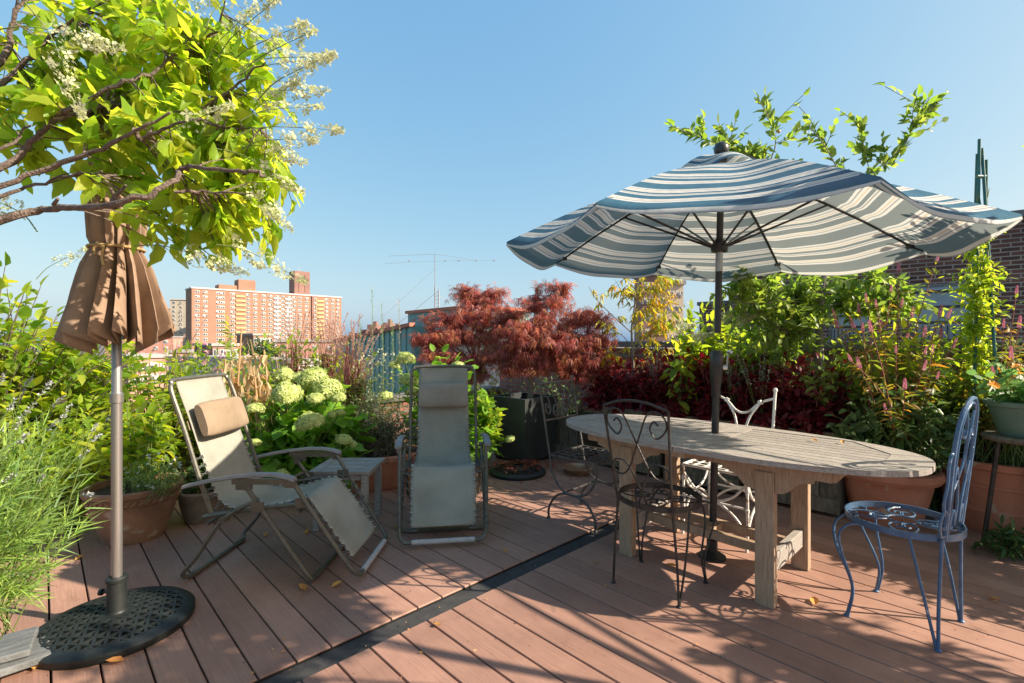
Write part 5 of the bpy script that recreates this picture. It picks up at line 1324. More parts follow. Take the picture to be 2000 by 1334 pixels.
mophead('pale green mophead hydrangea full of round flower heads behind the side table', (-1.85, 4.05, 0), [((-1.75,3.98,.50), (.55,.32,.40), 1), ((-1.45,4.02,.42),(.3,.25,.3),.35), ((-2.0,3.9,.35),(.3,.22,.28),.35)], 150,
        [(560,772,29,3.7), (612,738,25,3.95), (641,762,27,3.9), (605,827,27,3.55), (500,799,17,3.6), (497,866,12,3.5), (555,735,21,4.05), (616,779,15,3.65), (662,778,14,3.8), (600,755,20,4.0), (672,860,15,3.6), (680,862,10,3.7), (663,807,10,3.75), (588,742,18,4.1), (690,868,9,3.7), (551,928,13,3.5), (648,810,9,3.7)])
mophead('pale green mophead hydrangea behind the middle lounger', (-.72, 4.75, 0), [((-.72,4.75,.66), (.50,.3,.50), 1), ((-.35,4.75,.4), (.26,.25,.36), .45)], 110,
        [(790,703,19,4.6), (797,745,19,4.5), (893,716,14,4.8), (752,776,15,4.3), (996,858,9,4.6), (770,715,12,4.8), (805,765,12,4.5)], .105)
# --- shrub in the oval planter
bush('shrub', 'dark tiny leaved shrub growing in the long orange planter', 'shrub', (-1.20, 4.22, .27), [((-1.18,4.2,.58), (.32,.24,.28), 1), ((-.95,4.25,.5), (.2,.2,.22), .4)], 150, 18, .026, T_LO, LM['basil'], 'bark', .003, .12, .35)
bush('shrub', 'airy cream flowered plant above the orange planter', 'plant', (-1.28, 4.45, .27), [((-1.25,4.5,.80), (.28,.2,.24), 1)], 45, 22, .030, T_NARLO, LM['weed'], 'stem', .002, .08, .4, droop=0,
     extra=lambda T, O: (lambda LV: (LV.add(ell((-1.22,4.5,1.0), (.28,.2,.2), 260, .2), rdir(260), rdir(260), .012), LV.build('flowers', T_FLO, LM['cream'], T, O)))(Leaves()))
bush('shrub', 'fern like light green plant between the two hydrangeas', 'plant', (-1.5, 4.6, 0), [((-1.35,4.6,.75), (.45,.2,.3), 1)], 60, 16, .06, T_NARLO, LM['vine'], 'stem', .003, .1, .4)
bush('shrub', 'yellow green leafy shrub behind the dry corn', 'shrub', (-2.35, 5.0, 0), [((-2.3,5.0,1.0), (.55,.3,.36), 1), ((-1.75,5.1,.95), (.4,.25,.30), .6)], 100, 11, .08, T_OV, LM['vine'], 'stem', .004, .15, .35)
bush('shrub', 'light shrub with small leaves against the teal building', 'shrub', (-.9, 5.6, 0), [((-.95,5.6,.85), (.40,.25,.32), 1)], 50, 14, .045, T_LO, LM['basil'], 'bark', .004, .1, .35)
bush('shrub', 'pale leafy plants with pink flecks behind the left lounger headrest', 'shrub', (-3.1, 5.0, 0), [((-3.1,5.0,.92), (.55,.3,.34), 1), ((-2.4,4.7,.8), (.35,.2,.3), .5)], 110, 11, .07, T_OV, LM['vine'], 'stem', .004, .2, .3,
     extra=lambda T, O: (lambda LV: (LV.add(ell((-3.0,4.9,1.05), (.5,.25,.22), 60, .4), rdir(60), rdir(60), .03), LV.build('flowers', T_FLO, LM['spike'], T, O)))(Leaves()))
# --- corn
def corn(px, d, ztop, label, n=11):
    b = Vector(((px-1000)/950*d, d, .35)); T = plant('dry_corn', label, 'plant', b, 'dry corn stalks'); tb = MB(); LV = Leaves()
    path = bez(A3(b), A3(b)+np.array([.03,0,.4]), np.array([b.x+random.uniform(-.06,.08), d, ztop]), 8); tb.tube([Vector(p) for p in path], [.012,.006], 6); tb.build('stalk', LM['dry'], T, org=b)
    tr_ = MB()
    for i in range(n*3):
        t_ = rng.uniform(.25, .98); k = min(6, int(t_*7)); P = Vector(path[k]); a = rng.uniform(0, 6.28); L_ = rng.uniform(.18, .46); w_ = rng.uniform(.010, .024)
        rise = rng.uniform(.02, .14); out = rng.uniform(.04, .15); tw_ = rng.uniform(-2, 2); ca, sa = math.cos(a), math.sin(a); V = []
        for q in range(9):
            u = q/8; r_ = out*(1-math.exp(-3*u))*1.1; z = rise*math.sin(min(1, u*2.2)*math.pi/2)*1.0-max(0, u-.25)*L_*1.2
            c = P+Vector((ca*r_, sa*r_, z))+Vector((random.gauss(0,.006), random.gauss(0,.006), 0)); wd = w_*(1-u**3)*(.6+.4*math.sin(3*u+i))
            sd_ = Vector((-sa, ca, 0))*math.cos(tw_*u)+Vector((ca, sa, .4))*math.sin(tw_*u); V += [c+sd_*wd, c+Vector((0,0,-.3*wd)), c-sd_*wd]
        tr_.add(V, [(3*q+c_, 3*q+c_+1, 3*q+c_+4, 3*q+c_+3) for q in range(8) for c_ in (0, 1)])
    tr_.build('leaves', LM['dry'], T, org=b)
corn(455, 3.95, 1.36, 'tallest dry corn stalk with bleached hanging leaves'); corn(500, 3.85, 1.05, 'short dry corn stalk nearest the left lounger', 9); corn(523, 4.0, 1.18, 'thin dry corn stalk with one folded leaf', 7); corn(432, 4.1, 1.1, 'dry corn stalk behind the lounger headrest', 8)
def green_top():
    b = Vector((-2.72, 4.75, .5)); T = plant('leafy_stalk', 'single tall green leafy stalk rising before the orange apartment tower', 'plant', b); LV = Leaves(); tb = MB()
    path = bez(A3(b), A3(b)+np.array([.02,0,.5]), A3(pt(445,628,4.75)), 8); tb.tube([Vector(p) for p in path], [.006,.003], 5); stem_leaves(LV, path, 46, .10, .35, out=1, fwd=.5, droop=.0)
    tb.build('stem', MAT['stem'], T, org=b); LV.build('leaves', T_NAR, LM['vine'], T, b)
green_top()
# --- ornamental grass
def grass(px, d, label, nb=70, npl=9, zb=.35, h=.75, lean=.5):
    b = Vector(((px-1000)/950*d, d, zb)); T = plant('fountain_grass', label, 'grass clump', b, 'purple fountain grasses'); LV = Leaves(); L2 = Leaves(); tb = MB()
    for i in range(nb):
        a = rng.uniform(0, 6.28); tl = rng.uniform(.1, .5); LV.add(A3(b)+rng.normal(size=3)*[.04,.04,0], [math.cos(a)*tl, math.sin(a)*tl, 1], [math.cos(a), math.sin(a), .1], h*rng.uniform(.6, 1.05))
    for i in range(npl):
        a = rng.uniform(0, 6.28); r_ = rng.uniform(.1, lean); e = A3(b)+np.array([math.cos(a)*r_, math.sin(a)*r_*.6, h+rng.uniform(.05,.32)]); mid = A3(b)+np.array([0,0,h*.8]); tip = e+np.array([math.cos(a)*.10, 0, -.02])
        path = np.concatenate([bez(A3(b), mid, e, 8)]); tb.tube([Vector(p) for p in path], .0018, 4)
        n = 110; k = rng.uniform(.72, 1, n)*7; i0 = np.minimum(k.astype(int), 6); fr = (k-i0)[:, None]; P = path[i0]*(1-fr)+path[i0+1]*fr; D = unit(path[i0+1]-path[i0])+rdir(n)*.8; L2.add(P, D, rdir(n), .024)
    tb.build('stems', MAT['redstem'], T, org=b); LV.build('blades', blade(.022, .35), LM['grass'], T, b); L2.build('plumes', blade(.16, .1), LM['plume'], T, b)
grass(690, 4.75, 'purple fountain grass in front of the teal building', 190, 22, .35, .85, .42); grass(575, 4.9, 'purple fountain grass below the end of the orange apartment tower', 100, 14, .4, .85, .4)
grass(340, 5.0, 'thin fountain grass with arching plumes beside the tan umbrella hem', 30, 5, .5, .7, .5); grass(830, 5.8, 'fountain grass beside the left red maple', 40, 5, .3, .7, .4); grass(640, 5.0, 'bronze fountain grass behind the mophead hydrangea', 110, 16, .4, .85, .4)
def spire(px, pyt, d, label, n=120, lm='weed'):
    b = Vector(((px-1000)/950*d, d, .5)); e = A3(pt(px+random.uniform(-4,4), pyt, d)); T = plant('tall_weed', label, 'plant', b, 'tall thin weeds'); LV = Leaves(); tb = MB()
    path = bez(A3(b), (A3(b)+e)/2+np.array([.02,0,0]), e, 8); tb.tube([Vector(p) for p in path], [.004,.0015], 5); stem_leaves(LV, path, n, .045, .25, out=.8, fwd=.9, droop=-.1); tb.build('stem', MAT['stem'], T, org=b); LV.build('leaves', blade(.10, .3), LM[lm], T, b)
spire(724, 566, 4.9, 'tallest thin green weed against the sky', 90); spire(748, 592, 5.0, 'second tallest thin weed right of the tallest'); spire(705, 625, 4.8, 'short thin weed left of the tallest'); spire(765, 625, 5.1, 'thin green weed before the teal building'); spire(780, 590, 5.2, 'dry straw coloured weed stalk before the teal building', 80, 'plume'); spire(622, 600, 5.2, 'thin weed in front of the right end of the apartment tower', 80)

# --- red maples
def maple(label, base, ztrunk, blobs, d, n, lean=(0,0)):
    T = plant('red_maple', label, 'tree', base, 'red cutleaf maples'); O = Vector(base); tb = MB(); skel = []
    top = O+Vector((lean[0], lean[1], ztrunk)); P = smooth_path([O, O.lerp(top,.5)+Vector((.012,0,0)), top], 4); tb.tube(P, [.034,.024], 9)
    B = []
    for (x, y, rx, ry, dd, wt) in blobs:
        p = pt(x, y, dd); B.append((A3(p), (rx/950*dd*1.4, rx/950*dd*.8, ry/950*dd*.85), wt))
        mid = (top+p)/2+Vector((0,0,.06)); S_ = smooth_path([top, mid+Vector((random.gauss(0,.03),0,random.gauss(0,.02))), p+Vector((0,0,-.03))], 4); tb.tube(S_, [.014,.004], 6); skel += S_[3:]
    tb.build('trunk', MAT['barkg'], T, org=O); LV = Leaves(); tw = MB()
    twig_crown(B, skel, int(n*2.3), 6, .082, LV, tw, r0=.0018, droop=.6, sag=.20, t0=.12, out=.9, fwd=.7, upj=.35, shell=.0, k=6)
    tw.build('twigs', MAT['bark'], T, org=O); LV.build('crown', star(5, .046, .6, 1.9), LM['maple'], T, O)
maple('red cutleaf maple growing in the tall black square planter', (.19, 5.2, .58), .38,
      [(1062,590,45,22,5.2,1), (1100,555,22,9,5.2,.25), (1120,620,60,22,5.1,1.4), (1160,610,30,12,5.1,.35), (1040,640,60,22,5.0,1.3), (1085,665,75,20,4.95,1.7), (1150,655,34,14,5.2,.35), (1010,690,60,16,5.0,.9), (1110,700,60,18,5.0,1.2), (1060,720,70,14,5.1,.8), (1135,735,35,9,5.0,.4),(1050,555,10,6,5.3,.08), (1175,665,26,14,5.1,.35), (1175,715,24,10,5.0,.3), (1010,650,40,16,4.95,.6), (1000,720,36,12,4.95,.4)], 5.2, 430)
maple('red cutleaf maple standing left of the black square planter', (-.42, 5.75, 0), .95,
      [(925,580,40,20,5.7,.8), (905,560,20,10,5.7,.2), (965,570,30,22,5.7,.5), (945,615,60,25,5.6,1.4), (880,620,50,18,5.6,.9), (850,655,45,16,5.5,.8), (910,655,60,18,5.5,1.2), (975,640,50,22,5.5,1.0), (880,695,55,14,5.4,.8), (940,700,50,16,5.4,.8), (845,690,22,10,5.4,.25), (930,735,30,18,5.3,.4), (855,720,22,10,5.3,.2), (1000,610,34,16,5.4,.5), (825,665,20,9,5.5,.25), (990,680,40,14,5.3,.6)], 5.6, 430)
bush('shrub', 'small green leaved shrub under the left maple beside the black planter', 'shrub', (-.32, 5.35, 0), [((-.3,5.3,.7), (.3,.2,.35), 1)], 60, 12, .05, T_LO, LM['vine'], 'bark', .004, .1, .3)
bush('vine', 'yellow green trailing vine hanging between the lounger and the black planter', 'vine', (-.28, 4.82, .2), [((-.26,4.8,.42), (.17,.12,.36), 1)], 60, 9, .07, T_HEART, LM['vine'], 'stem', .003, .06, .3)
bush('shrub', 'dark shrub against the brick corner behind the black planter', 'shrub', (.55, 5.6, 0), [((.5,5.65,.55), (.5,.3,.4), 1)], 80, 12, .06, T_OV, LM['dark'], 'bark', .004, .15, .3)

# --- planter row
def on_row(px, t): x = (px-1000)/950; d = t/(.719*x+.695); return Vector((x*d, d, 0))
names = ['first coleus from the left, beside the brick parapet', 'second coleus from the left in the planter row', 'third coleus from the left, under the yellow peach tree', 'fourth coleus from the left in the planter row', 'coleus directly behind the striped umbrella pole', 'sixth coleus from the left, behind the white chair', 'seventh coleus from the left in the planter row', 'last coleus on the right, touching the celosia']
for i, nm in enumerate(names):
    px = (1190, 1240, 1292, 1345, 1402, 1465, 1535, 1608)[i]; b = on_row(px, 4.24); 
    if i < 8: pass
    b.z = .54; b = Vector(b)
    bush('coleus', 'dark red '+nm, 'plant', b, [((b.x,b.y,.88), (.27,.22,.27), 1), ((b.x-.08,b.y-.13,.64), (.22,.1,.16), .4)], 82, 9, .085, T_OV, LM['coleus'], 'redstem', .004, .08, .35, .3, .35, group='dark red coleus plants', upj=.35)
def peach():
    b = on_row(1237, 4.3); b.z = .54; T = plant('peach_tree', 'slender young peach tree with yellow and orange leaves', 'tree', b); tb = MB(); skel = []; d = b.y
    L_ = [([(1297-60,770),(1236,700),(1234,640),(1240,590),(1232,560)], .016), ([(1234,650),(1200,620),(1165,585),(1150,560)], .006), ([(1236,680),(1215,655),(1190,640),(1165,600)], .005), ([(1240,620),(1260,590),(1275,560),(1285,540)], .006), ([(1236,690),(1262,660),(1290,640),(1315,600)], .006), ([(1232,600),(1215,570),(1200,545)], .004), ([(1237,640),(1245,560),(1250,530)], .005), ([(1238,720),(1275,700),(1310,690)], .005), ([(1237,700),(1200,690),(1175,680)], .004)]
    for P, r in L_:
        S_ = smooth_path([pt(x, y, d+random.uniform(-.06,.06)*(i > 0)) for i, (x, y) in enumerate(P)], 4); tb.tube(S_, [r, r*.35], 6); skel += S_[1:]
    tb.build('trunk', MAT['barkg'], T, org=b)
    def bl(x, y, r, w): p = pt(x, y, d); return (A3(p), (r/950*d, .25, r/950*d), w)
    B = [bl(1230,560,35,.9), bl(1280,560,42,1.6), bl(1300,610,45,1.6), bl(1290,650,45,1.4), bl(1185,570,28,.5), bl(1180,640,25,.4), bl(1240,610,30,.5), bl(1200,690,30,.6), bl(1310,540,28,.8), bl(1250,690,25,.4), bl(1270,600,40,1.0)]
    LV = Leaves(); tw = MB(); twig_crown(B, skel, 150, 7, .082, LV, tw, .0018, droop=.75, t0=.3, out=.6, fwd=.5, upj=.7, shell=.2); tw.build('twigs', MAT['barkg'], T, org=b); LV.build('crown', ovate(.24, .07, .45), LM['peach'], T, b)
peach()
def apple():
    b = on_row(1608, 4.42); b.z = .5; d = b.y; T = plant('apple_tree', 'apple tree with grey trunk spreading behind and above the striped umbrella', 'tree', b); tb = MB(); skel = []
    tb.tube(smooth_path([b, pt(1600,640,d), pt(1608,560,d), pt(1612,500,d), pt(1600,420,d)], 4), [.03,.014], 9)
    L_ = [([(1605,440),(1560,380),(1490,320),(1420,285),(1370,270),(1310,245)], .009), ([(1500,325),(1515,280),(1505,240),(1480,190)], .006), ([(1600,420),(1650,380),(1620,300),(1580,245)], .007), ([(1620,400),(1700,340),(1760,290),(1790,240),(1822,212)], .008), ([(1700,340),(1690,300),(1680,250)], .004), ([(1610,560),(1560,590),(1500,600),(1440,580)], .008), ([(1608,600),(1660,590),(1720,600)], .008), ([(1606,620),(1560,650),(1520,640)], .006), ([(1610,540),(1680,540),(1750,560)], .006), ([(1560,590),(1500,550),(1450,545)], .005)]
    for P, r in L_:
        S_ = smooth_path([pt(x, y, d+random.uniform(-.12,.12)) for x, y in P], 4); tb.tube(S_, [r, r*.3], 6); skel += S_[4:]
    tb.build('trunk', MAT['barkg'], T, org=b)
    def bl(x, y, r, w, dd=.15, e=0): p = pt(x, y, d+e); return (A3(p), (r/950*d, dd, r/950*d), w)
    LV = Leaves(); tw = MB()
    for P, r in L_[:5]:
        S_ = [A3(pt(x, y, d+random.uniform(-.1,.1))) for x, y in P]; S_ = np.array([tuple(q) for q in smooth_path([Vector(q) for q in S_], 5)])
        ln = np.linalg.norm(np.diff(S_, axis=0), axis=1).sum(); stem_leaves(LV, S_, int(ln/.026), .088, .35, droop=.0, out=.6, fwd=.7, upj=.8)
        for k in range(int(ln/.085)):
            j = random.randrange(len(S_)//3, len(S_)-1); e = S_[j]+rng.normal(size=3)*[.10,.10,.08]+[0,0,.10]; pp_ = bez(S_[j], (S_[j]+e)/2+rng.normal(size=3)*.02, e, 6); tw.tube([Vector(q) for q in pp_], .002, 4); stem_leaves(LV, pp_, 6, .076, .2, droop=.0, out=.6, fwd=.7, upj=.8)
    B = [bl(1450,290,32,.30), bl(1500,292,30,.3), bl(1735,312,32,.3), bl(1690,330,24,.2), bl(1450,570,50,2.0,.3), bl(1530,590,60,2.6,.3), bl(1590,560,45,1.4,.3), bl(1670,570,55,1.8,.3), bl(1560,650,60,1.8,.3), bl(1480,640,50,1.2,.3), bl(1720,580,48,1.5,.3), bl(1780,600,40,1.0,.3), bl(1640,600,40,1.2,.3), bl(1450,540,30,.6)]
    twig_crown(B, skel, 330, 8, .074, LV, tw, .0022, droop=.05, t0=.2, out=.8, fwd=.6, upj=.6, shell=.2); tw.build('twigs', MAT['bark'], T, org=b); LV.build('crown', ovate(.54, .16, .2), LM['apple'], T, b)
    q = MB(); r_ = .035
    q.lathe([(0,-r_*.8), (r_*.5,-r_*.78), (r_*.95,-r_*.25), (r_,.1*r_), (r_*.75,.7*r_), (r_*.35,.85*r_), (0,.65*r_)], 16)
    a = q.build('apple', surf('apple_skin', (.55,.10,.05), (.55,.50,.10), scale=25, rough=.4, bump=0), T); a.location = pt(1652,514,d-.1)-b
    copy_child(a, T, pt(1521,257,d)-b, scale=.4)
apple()
# mid green plants over the coleus
def lone(px, t, z): q = on_row(px, t); q.z = z; return q
b = lone(1375, 4.45, .54)
def cone_fl(T, O):
    for i, (x, y, d) in enumerate(((1455,620,3.85), (1425,615,4.0), (1372,655,4.1), (1340,636,4.3))):
        o = panicle_mesh(.17, .055, 420).build('flower_panicle', T_FLO, LM['panicle'], T); o.location = pt(x-20, y+8, d)-O; o.rotation_euler = Vector((1, -.2, .3)).to_track_quat('X', 'Z').to_euler()
bush('hydrangea', 'leggy green hydrangea with pale panicles just right of the yellow peach tree', 'shrub', b, [((b.x-.02,b.y-.05,1.25), (.32,.22,.38), 1), ((b.x+.35,b.y-.3,1.15), (.35,.25,.34), .8)], 75, 9, .105, T_OV, LM['vine'], 'stem', .004, .08, .3, upj=.4, extra=cone_fl)
b = lone(1500, 4.45, .54)
bush('shrub', 'green leafy shrub between the umbrella pole and the apple trunk', 'shrub', b, [((b.x,b.y,1.22), (.36,.22,.28), 1)], 60, 9, .08, T_OV, LM['apple'], 'bark', .004, .1, .3)
b = lone(1640, 4.3, .54)
bush('basil', 'light green broad leaved plant with drooping leaves left of the celosia', 'plant', b, [((b.x-.05,b.y-.02,1.0), (.24,.16,.26), 1)], 34, 8, .085, T_OV, LM['apple'], 'stem', .004, .06, .3, droop=.5)
b = lone(1760, 4.45, .4)
bush('shrub', 'loose yellow green shrub behind the celosia before the brick wall windows', 'shrub', b, [((b.x,b.y,1.15), (.5,.22,.34), 1)], 80, 10, .08, T_OV, LM['vine'], 'stem', .004, .12, .3)
b = lone(1330, 4.1, .54)
bush('basil', 'tall plant with large drooping yellow green leaves left of the umbrella pole', 'plant', b, [((b.x,b.y,.98), (.13,.1,.26), 1)], 12, 6, .13, T_OV, LM['vine'], 'stem', .004, .03, .3, droop=.9)
b = lone(1290, 4.15, .6)
def salv(px, t, lb):
    b = lone(px, t, .6); T = plant('flower_spike', lb, 'plant', b, 'pale lilac flower spikes'); tb = MB(); LV = Leaves()
    for i in range(9):
        e = A3(b)+np.array([rng.normal()*.09, rng.normal()*.06, rng.uniform(.42,.62)]); path = bez(A3(b), (A3(b)+e)/2, e, 6); tb.tube([Vector(p) for p in path], .002, 4); stem_leaves(LV, path, 34, .016, .6)
    tb.build('stems', MAT['stem'], T, org=b); LV.build('flowers', T_LO, LM['lavf'], T, b)
salv(1285, 4.15, 'pale flower spikes over the coleus under the peach tree'); salv(1430, 4.12, 'pale flower spikes over the coleus right of the umbrella pole'); salv(1485, 4.1, 'pale flower spikes between the pole and the apple trunk')
# --- celosia
def celosia(label, base, stems, leafn=20, size=.075, crown=None):
    T = plant('celosia', label, 'plant', base, 'pink spiked celosias'); O = Vector(base); tb = MB(); LV = Leaves(); SPK = []
    for (px, py, d) in stems:
        e = A3(pt(px, py, d)); b0 = A3(base)+rng.normal(size=3)*[.09,.07,0]; mid = (b0+e)/2+np.array([(b0[0]-e[0])*.2, 0, .06]); path = bez(b0, mid, e, 10); tb.tube([Vector(p) for p in path], [.005,.002], 5); stem_leaves(LV, path, leafn, size, .2, out=.85, fwd=.5, droop=.05, tip=False); SPK.append((e, unit(path[-1]-path[-2])))
    tb.build('stems', MAT['redstem'], T, org=O); LV.build('leaves', ovate(.26, .08, .4), LM['celosia'], T, O)
    proto = None
    for e, t_ in SPK:
        if proto is None:
            q = Leaves(); n = 420; h = rng.uniform(0, 1, n); a = rng.uniform(0, 6.28, n); rr_ = .0085*(1-h**2.5*.9); q.add(np.stack([h*.10, rr_*np.cos(a), rr_*np.sin(a)], 1), np.stack([np.full(n,.9), np.cos(a), np.sin(a)], 1), rdir(n), .009)
            proto = q.build('flower_spike', T_LO, LM['spike'], T); o = proto
        else: o = copy_child(proto, T)
        o.location = Vector(e)-O; o.rotation_euler = Vector(tuple(t_+[0,0,.5])).to_track_quat('X', 'Z').to_euler(); o.scale = (random.uniform(.5,.85),)*3
random.seed(11)
celosia('pink spiked celosia bushing out of the terracotta pot under the table end', (2.63, 3.42, .34),
        [(1755,530,3.4), (1830,510,3.4), (1678,610,3.4), (1693,590,3.35), (1712,600,3.3), (1636,640,3.5), (1632,620,3.5), (1668,640,3.4), (1686,650,3.3), (1680,720,3.1), (1767,760,3.0), (1730,800,3.0), (1820,690,3.2), (1835,665,3.3), (1860,680,3.2), (1805,660,3.4), (1770,665,3.5), (1830,740,3.1), (1760,600,3.6), (1720,640,3.6), (1700,680,3.4), (1750,690,3.2), (1800,720,3.3), (1780,620,3.7), (1850,620,3.6), (1740,570,3.5)]+[(random.uniform(1660,1880), random.uniform(600,800), random.uniform(3.0,3.8)) for _ in range(13)], 34)
celosia('tall celosia with orange green leaves at the right edge beside the stakes', (3.42, 3.42, .43), [(1985,575,3.2), (1940,730,3.1), (1975,700,3.1), (1925,620,3.4), (1960,640,3.4), (1990,640,3.3), (2010,680,3.2)], 18, .09)
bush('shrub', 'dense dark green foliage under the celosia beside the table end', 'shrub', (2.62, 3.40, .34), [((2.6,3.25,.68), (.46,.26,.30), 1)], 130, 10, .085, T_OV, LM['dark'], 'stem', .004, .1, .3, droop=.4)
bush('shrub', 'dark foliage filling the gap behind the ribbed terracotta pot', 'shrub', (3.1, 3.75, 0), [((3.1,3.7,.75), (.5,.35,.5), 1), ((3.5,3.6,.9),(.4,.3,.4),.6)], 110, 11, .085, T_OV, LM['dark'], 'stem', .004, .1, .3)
bush('shrub', 'mixed green foliage in the far right planter by the parapet', 'shrub', (3.3, 3.2, .43), [((3.35,3.3,.95), (.4,.28,.4), 1)], 80, 11, .08, T_NAR, LM['celosia'], 'stem', .004, .1, .3)
# --- stakes with vine
def stakes():
    b = Vector((3.20, 3.35, 0)); T = plant('plant_stakes', 'teal garden stakes tied into a tripod with a climbing vine', 'plant support', b); top = pt(1914, 285, 3.3)
    for i, (x, y, d, tx, ty) in enumerate(((1903,790,3.25,1913,272), (1948,780,3.15,1918,290), (1925,790,3.6,1926,312), (1893,800,3.7,1909,300))):
        m = MB(); m.tube([pt(x,y,d)-b, pt(tx,ty,3.35)-b], .0095, 8); m.build('stake', MAT['stake'], T)
    m = MB(); m.tube([pt(1908,345,3.33)-b, pt(1924,345,3.33)-b], .012, 8); m.build('tie', MAT['greenpot'], T)
stakes()
def stake_vine():
    b = Vector((3.15, 3.3, .43)); T = plant('climbing_vine', 'light green vine climbing the teal stakes', 'vine', b); tb = MB(); LV = Leaves(); d = 3.28; sk = []
    for x0, x1 in ((1905,1912), (1935,1918), (1925,1925)):
        P = smooth_path([b]+[pt(x0+(x1-x0)*k/6+8*math.sin(k*1.9+x0), 800-72*k, d+.05*math.cos(k)) for k in range(7)], 3); tb.tube(P, .003, 4); sk += P[3:]
    tb.build('stems', MAT['stem'], T, org=b)
    def bl(x, y, r, w): p = pt(x, y, d); return (A3(p), (r/950*d, .14, r/950*d*1.2), w)
    twig_crown([bl(1905,480,18,.6), bl(1930,440,16,.35), bl(1920,540,30,1.1), bl(1890,570,26,.8), bl(1900,620,34,1.3), bl(1930,600,22,.6), bl(1895,680,34,1.2), bl(1920,740,36,1.2), bl(1890,760,34,1), bl(1870,545,16,.3), bl(1912,395,12,.15)], sk, 190, 9, .048, LV, tb, .0015, t0=.1, upj=.5)
    LV.build('leaves', T_OV, LM['vine'], T, b)
stake_vine()
def nast():
    b = Vector((3.04, 2.90, .87))
    def ex(T, O):
        for c in (pt(1985,718,2.85), pt(1940,752,2.85), pt(2010,745,2.85)):
            LV = Leaves()
            for k in range(7): a = k*.9; LV.add(A3(c), [math.cos(a), math.sin(a)*.6-.4, math.sin(a)*.6], [0,-1,.3], .035)
            LV.build('flower', T_ROUND, LM['orange'], T, O)
    bush('nasturtium', 'nasturtium with round leaves and orange flowers in the pale green pot', 'plant', b, [((3.02,2.88,1.0), (.24,.18,.14), 1)], 46, 5, .065, T_ROUND, LM['nast'], 'stem', .002, .05, .4, extra=ex)
nast()
bush('weed', 'low leafy weed on the deck at the lower right before the ribbed pot', 'plant', (2.92, 2.86, 0), [((2.92,2.84,.07), (.17,.14,.09), 1)], 26, 8, .08, T_NAR, LM['dark'], 'stem', .002, .04, .4)

# --- trees just outside the frame on the sun side (pear tips show at the right edge; the other is added)
def side_tree(name, label, base, blobs, n, size=.085, nl=8, lm='apple'):
    T = plant(name, label, 'tree', base); O = Vector(base); tb = MB(); skel = []
    top = O+Vector((-.05,.05,1.35)); tb.tube(smooth_path([O, O.lerp(top,.5)+Vector((.03,0,0)), top], 4), [.045,.03], 9)
    for c, r, w in blobs:
        S_ = smooth_path([top, (top+Vector(tuple(c)))/2+Vector((0,0,.08)), Vector(tuple(c))], 5); tb.tube(S_, [.018,.006], 6); skel += S_[3:]
    tb.build('trunk', MAT['barkg'], T, org=O); LV = Leaves(); tw = MB(); twig_crown([(np.array(c, float), r, w) for c, r, w in blobs], skel, n, nl, size, LV, tw, .003, droop=.1, t0=.2, shell=.2); tw.build('twigs', MAT['bark'], T, org=O); LV.build('crown', T_OV, LM[lm], T, O)
side_tree('pear_tree', 'leafy tree whose leaf tips poke in at the upper right edge', (2.9, 1.15, 0),
          [((2.6,1.45,2.45), (.40,.34,.26), 1.3), ((2.95,1.3,2.6), (.32,.3,.3), .9), ((2.15,1.55,2.35), (.25,.25,.22), .6), ((2.5,1.05,2.45), (.35,.25,.28), 1.0), ((3.15,2.15,2.3), (.45,.28,.22), 1.0), ((3.25,2.5,2.3), (.42,.3,.2), 1.1), ((2.6,1.15,1.5), (.25,.1,.12), .2), ((3.7,1.38,1.55), (.55,.15,.20), 1.3), ((4.2,1.5,1.9), (.4,.2,.2), .6)], 580)
side_tree('shade_tree', 'bushy tree added outside the frame by the right hand parapet to shade the deck', (4.05, 2.6, 0),
          [((3.95,2.65,1.05), (.45,.35,.30), 1), ((4.1,2.3,1.1), (.35,.3,.3), .8), ((3.8,2.9,.85), (.4,.3,.3), .8), ((3.6,2.1,.85), (.3,.3,.22), .4)], 430)  # unseen tree, added for the shade it throws on the deck at right

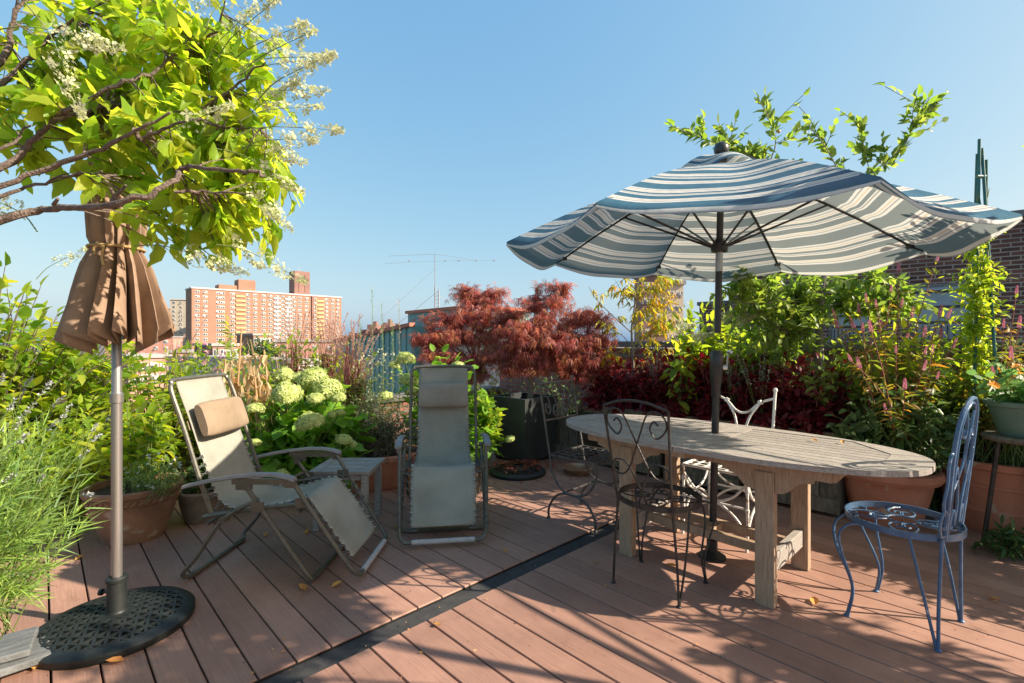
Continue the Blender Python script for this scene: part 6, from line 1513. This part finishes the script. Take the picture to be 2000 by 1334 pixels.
# ------------------------------------------------------------ litter
def leaf_thing(lb, px, py, sc, rz):
    p = gp(px, py, .006); m = MB()
    v, f = ovate(.6, .2, -.25); m.add([(x*.055*sc-.025, y*.055*sc, z*.055*sc) for x, y, z in v], f); m.tube([(-.025,0,0), (-.045,.004,.008)], .001, 4)
    o = m.build('fallen_leaf', LM['fallen'], None); o.location = p; o.rotation_euler = (random.uniform(-.2,.2), random.uniform(-.2,.2), rz); tag(o, lb, 'leaf', 'fallen leaves on the deck')
for k, (lb, px, py, sc) in enumerate((
    ('curled orange leaf before the left lounger', 592, 1150, 1.2), ('orange leaf right of the left lounger front foot', 657, 1143, 1.0), ('small tan leaf under the left lounger seat', 520, 1045, .8),
    ('brown leaf beneath the left lounger leg rest', 600, 1040, 1.0), ('tan leaf below the rim of the black umbrella base', 228, 1292, 1.1), ('brown leaf near the slate slab', 70, 1303, 1.0),
    ('orange leaf on the deck by the iron chair front leg', 1314, 1106, 1.1), ('orange leaf in the sun between table leg and blue chair', 1592, 1178, 1.3), ('dry brown leaf on the deck right of the blue chair', 1941, 1171, 1.0),
    ('tan leaf on the dark channel strip', 1163, 1100, .7), ('small leaf beside the middle lounger foot bar', 775, 1030, .8), ('brown leaf right of the middle lounger', 985, 1075, .7),
    ('tan leaf at the board gap in front of the left lounger', 855, 1222, .8), ('pale leaf on the left deck boards by the lavender', 155, 1090, .9))):
    leaf_thing(lb, px, py, sc, random.uniform(0, 6))
for lb, px, py in (('orange leaf on the near half of the right table leaf', 1596, 862), ('small brown leaf on the right table leaf', 1646, 866)):
    p = gp(px, py, .724); m = MB(); v, f = ovate(.6, .2, -.25); m.add([(x*.04, y*.04, z*.04) for x, y, z in v], f); o = m.build('fallen_leaf', LM['fallen']); o.location = p; o.rotation_euler = (0,0,random.uniform(0,6)); tag(o, lb, 'leaf', 'fallen leaves on the table')
LV = Leaves()
for i in range(520):
    s, t = rng.uniform(-4.2, 1.2), rng.uniform(-1.2, 4.0)
    if rng.uniform() < .55:  # caught in the board gaps
        off = .024 if s < -1.9 else -.005; t = off+round((t-off)/.1385)*.1385+rng.normal()*.004
    if rng.uniform() < .10: s = -1.89+rng.normal()*.06
    p = st(s, t, .006); LV.add(A3(p), [rng.normal(), rng.normal(), .2], [rng.normal()*.3, rng.normal()*.3, 1], rng.uniform(.006, .018))
o = LV.build('leaf_litter', T_LO, LM['fallen']); tag(o, 'tiny dry leaf crumbs scattered over the deck and in the board gaps', 'leaf litter', kind='stuff')
LV = Leaves()
for i in range(420):
    p = np.array([.15+rng.normal()*.28, 4.75+rng.normal()*.2, rng.uniform(.004,.012)])
    if abs(p[0]-.05) < .22 and abs(p[1]-4.62) < .24: p[2] += .06
    LV.add(p, [rng.normal(), rng.normal(), .2], [rng.normal()*.3, rng.normal()*.3, 1], rng.uniform(.02, .04))
o = LV.build('maple_litter', star(5, .08, .1, 2.4), LM['redlitter']); tag(o, 'red maple leaves fallen round the empty umbrella base', 'leaf litter', kind='stuff')
print('objects', len(bpy.data.objects), 'polys', sum(len(m.polygons) for m in bpy.data.meshes))
